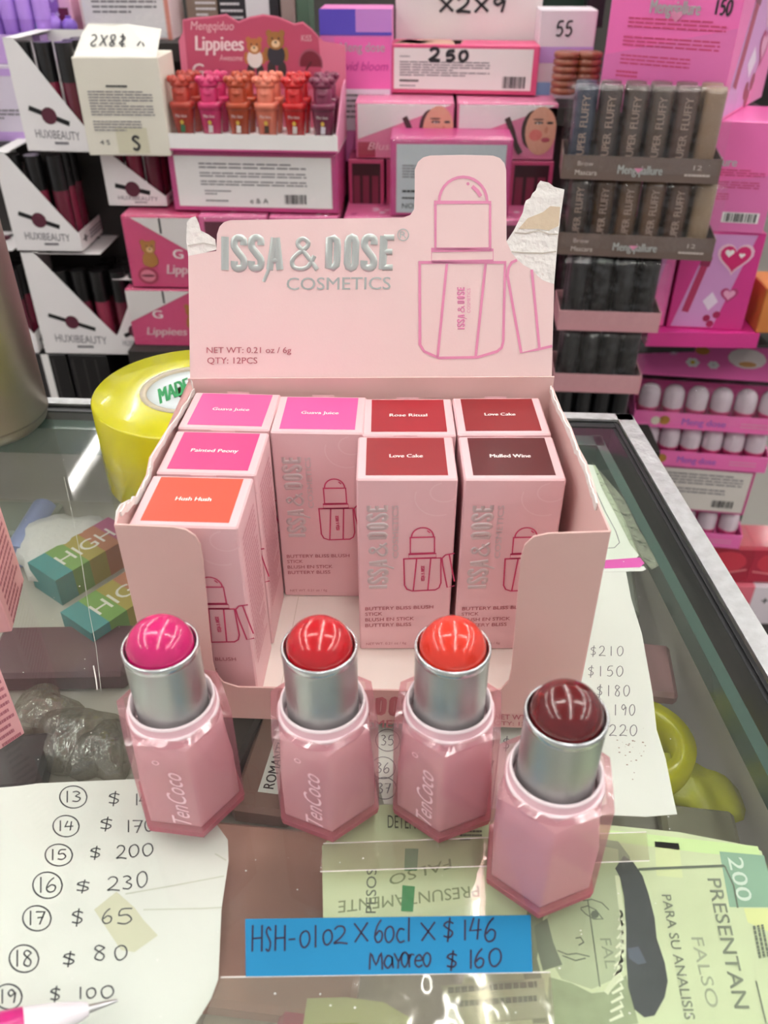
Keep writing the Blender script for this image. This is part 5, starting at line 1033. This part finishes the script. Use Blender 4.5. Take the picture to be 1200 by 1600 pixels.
loc1, w1 = balm_display('upper balm display', 'pink balm display with a daisy header card under the hot pink cartons', b1_, zb1, 6, R(-6), True)
b2_ = Bg(1004, 1208, 700, 750, YB); b2_.c.x = xr_+.2; b2_.w = min(b2_.w, 16)
zb2 = zb1-4.75; loc2, w2 = balm_display('middle balm display', 'pink balm display in the middle, below the one with the daisy header', b2_, zb2, 6, R(-6), False)
bx = Bg(1044, 1192, 750, 836, YB); bx.c.x = xr_+1.2
def fr(g, f, w, h): panel(g, f, .04, .97, .05, .95, mat('#E0DAD3', .5)); plines(g, f, .12, .9, .62, .88, 4, GREYTXT, 2, .4); plines(g, f, .12, .75, .42, .56, 2, GREYTXT, 3, .4); plines(g, f, .14, .34, .2, .27, 1, INK, 4, .6); pbars(g, f, .64, .86, .14, .3)
hbx = 6.0; pbox('framed_carton', 'white backed pink carton between the middle and lower balm displays', 'carton', bx, 6, MAG, R(-6), fr, z0=zb2-hbx-.02, h=hbx)
zb3_ = zb2-hbx-4.7; b3_ = Bg(1060, 1176, 870, 895, YB); b3_.c.x = xr_+.6; b3_.w = 13
loc3, w3 = balm_display('lower balm display', 'pink balm display at the bottom above the red packets', b3_, zb3_, 5, R(-6), False)
# red strawberry packets
def packet(u, v, z0, label, col): 
    p = aty(u, v, YB-.4); t = thing('strawberry_packet', label, 'packet', (p.x, YB-.4, z0)); g = G(); g.rbox(-3.2, 3.2, 0, 5, 0, 5.4, mat(col, .35, coat=.3), .3)
    f = F(6.4, 5.4); g.poly([f(.5+.36*math.cos(x*.5), .6+.3*math.sin(x*.5))+nf*.01 for x in range(13)], mat('#D23A4E', .3)); g.ribbon([f(.1, .35)+nf*.02, f(.5, .28)+nf*.02, f(.9, .4)+nf*.02], .25, nf, mat('#E88A92', .4)); g.build('packet', t)
zk = zb3_-5.5
packet(1120, 930, zk, 'red strawberry packet under the lower balm display, left one', '#A81C38'); packet(1196, 930, zk, 'red strawberry packet under the lower balm display, right one', '#B52240')
bz = Bg(1190, 1250, 740, 880, YB-2); pbox('pale_carton', 'pale carton at the right edge beside the lower balm display', 'carton', Bg(1183, 1262, 740, 880, YB-3), 2.5, mat('#DCD2CC', .5), 0, lambda g, f, w, h: (plines(g, f, .1, .6, .2, .4, 2, GREYTXT), panel(g, f, .02, .2, .3, .6, mat('#D9A06A', .5))), z0=zb3_-3, h=zb2-zb3_+3.6) if False else None
b = Bg(1150, 1260, 970, 1040, YB-1); 
def fr(g, f, w, h): ptext(g, f, '+ Pala', .15, .6, .55, .75, INK, bold=.02)
pbox('pale_carton', 'white and violet carton at the lower right edge under the red packets', 'carton', b, 6, mat('#E4DAE2', .5), 0, fr, z0=zk-6.05, h=6)
b = Bg(1060, 1146, 985, 1060, YB-1); pbox('pink_carton', 'plain pink carton under the left red packet', 'carton', b, 6, mat('#DE6E80', .4), 0, None, z0=zk-6.05, h=6)
stand(loc3.x-12, loc3.x+14, YB-2.5, YB+6.5, zk-6.06, 14)
# pink base tray under the heart cartons, on the balm header shelf
b = Bg(1000, 1176, 512, 532, YR-.4); g = G(); 
t = thing('pink_tray', 'pink base tray under the heart cartons', 'display tray', (b.c.x+.8, YR-.2, zb3-1.5)); g = G(); g.box(-b.w/2, b.w/2, 0, 10, 0, 1.48, HOT2); g.build('tray', t)
stand(aty(985, 532, YR).x, 52, YR+.6, 60, zb3-1.5, 15, .3, 9.6)
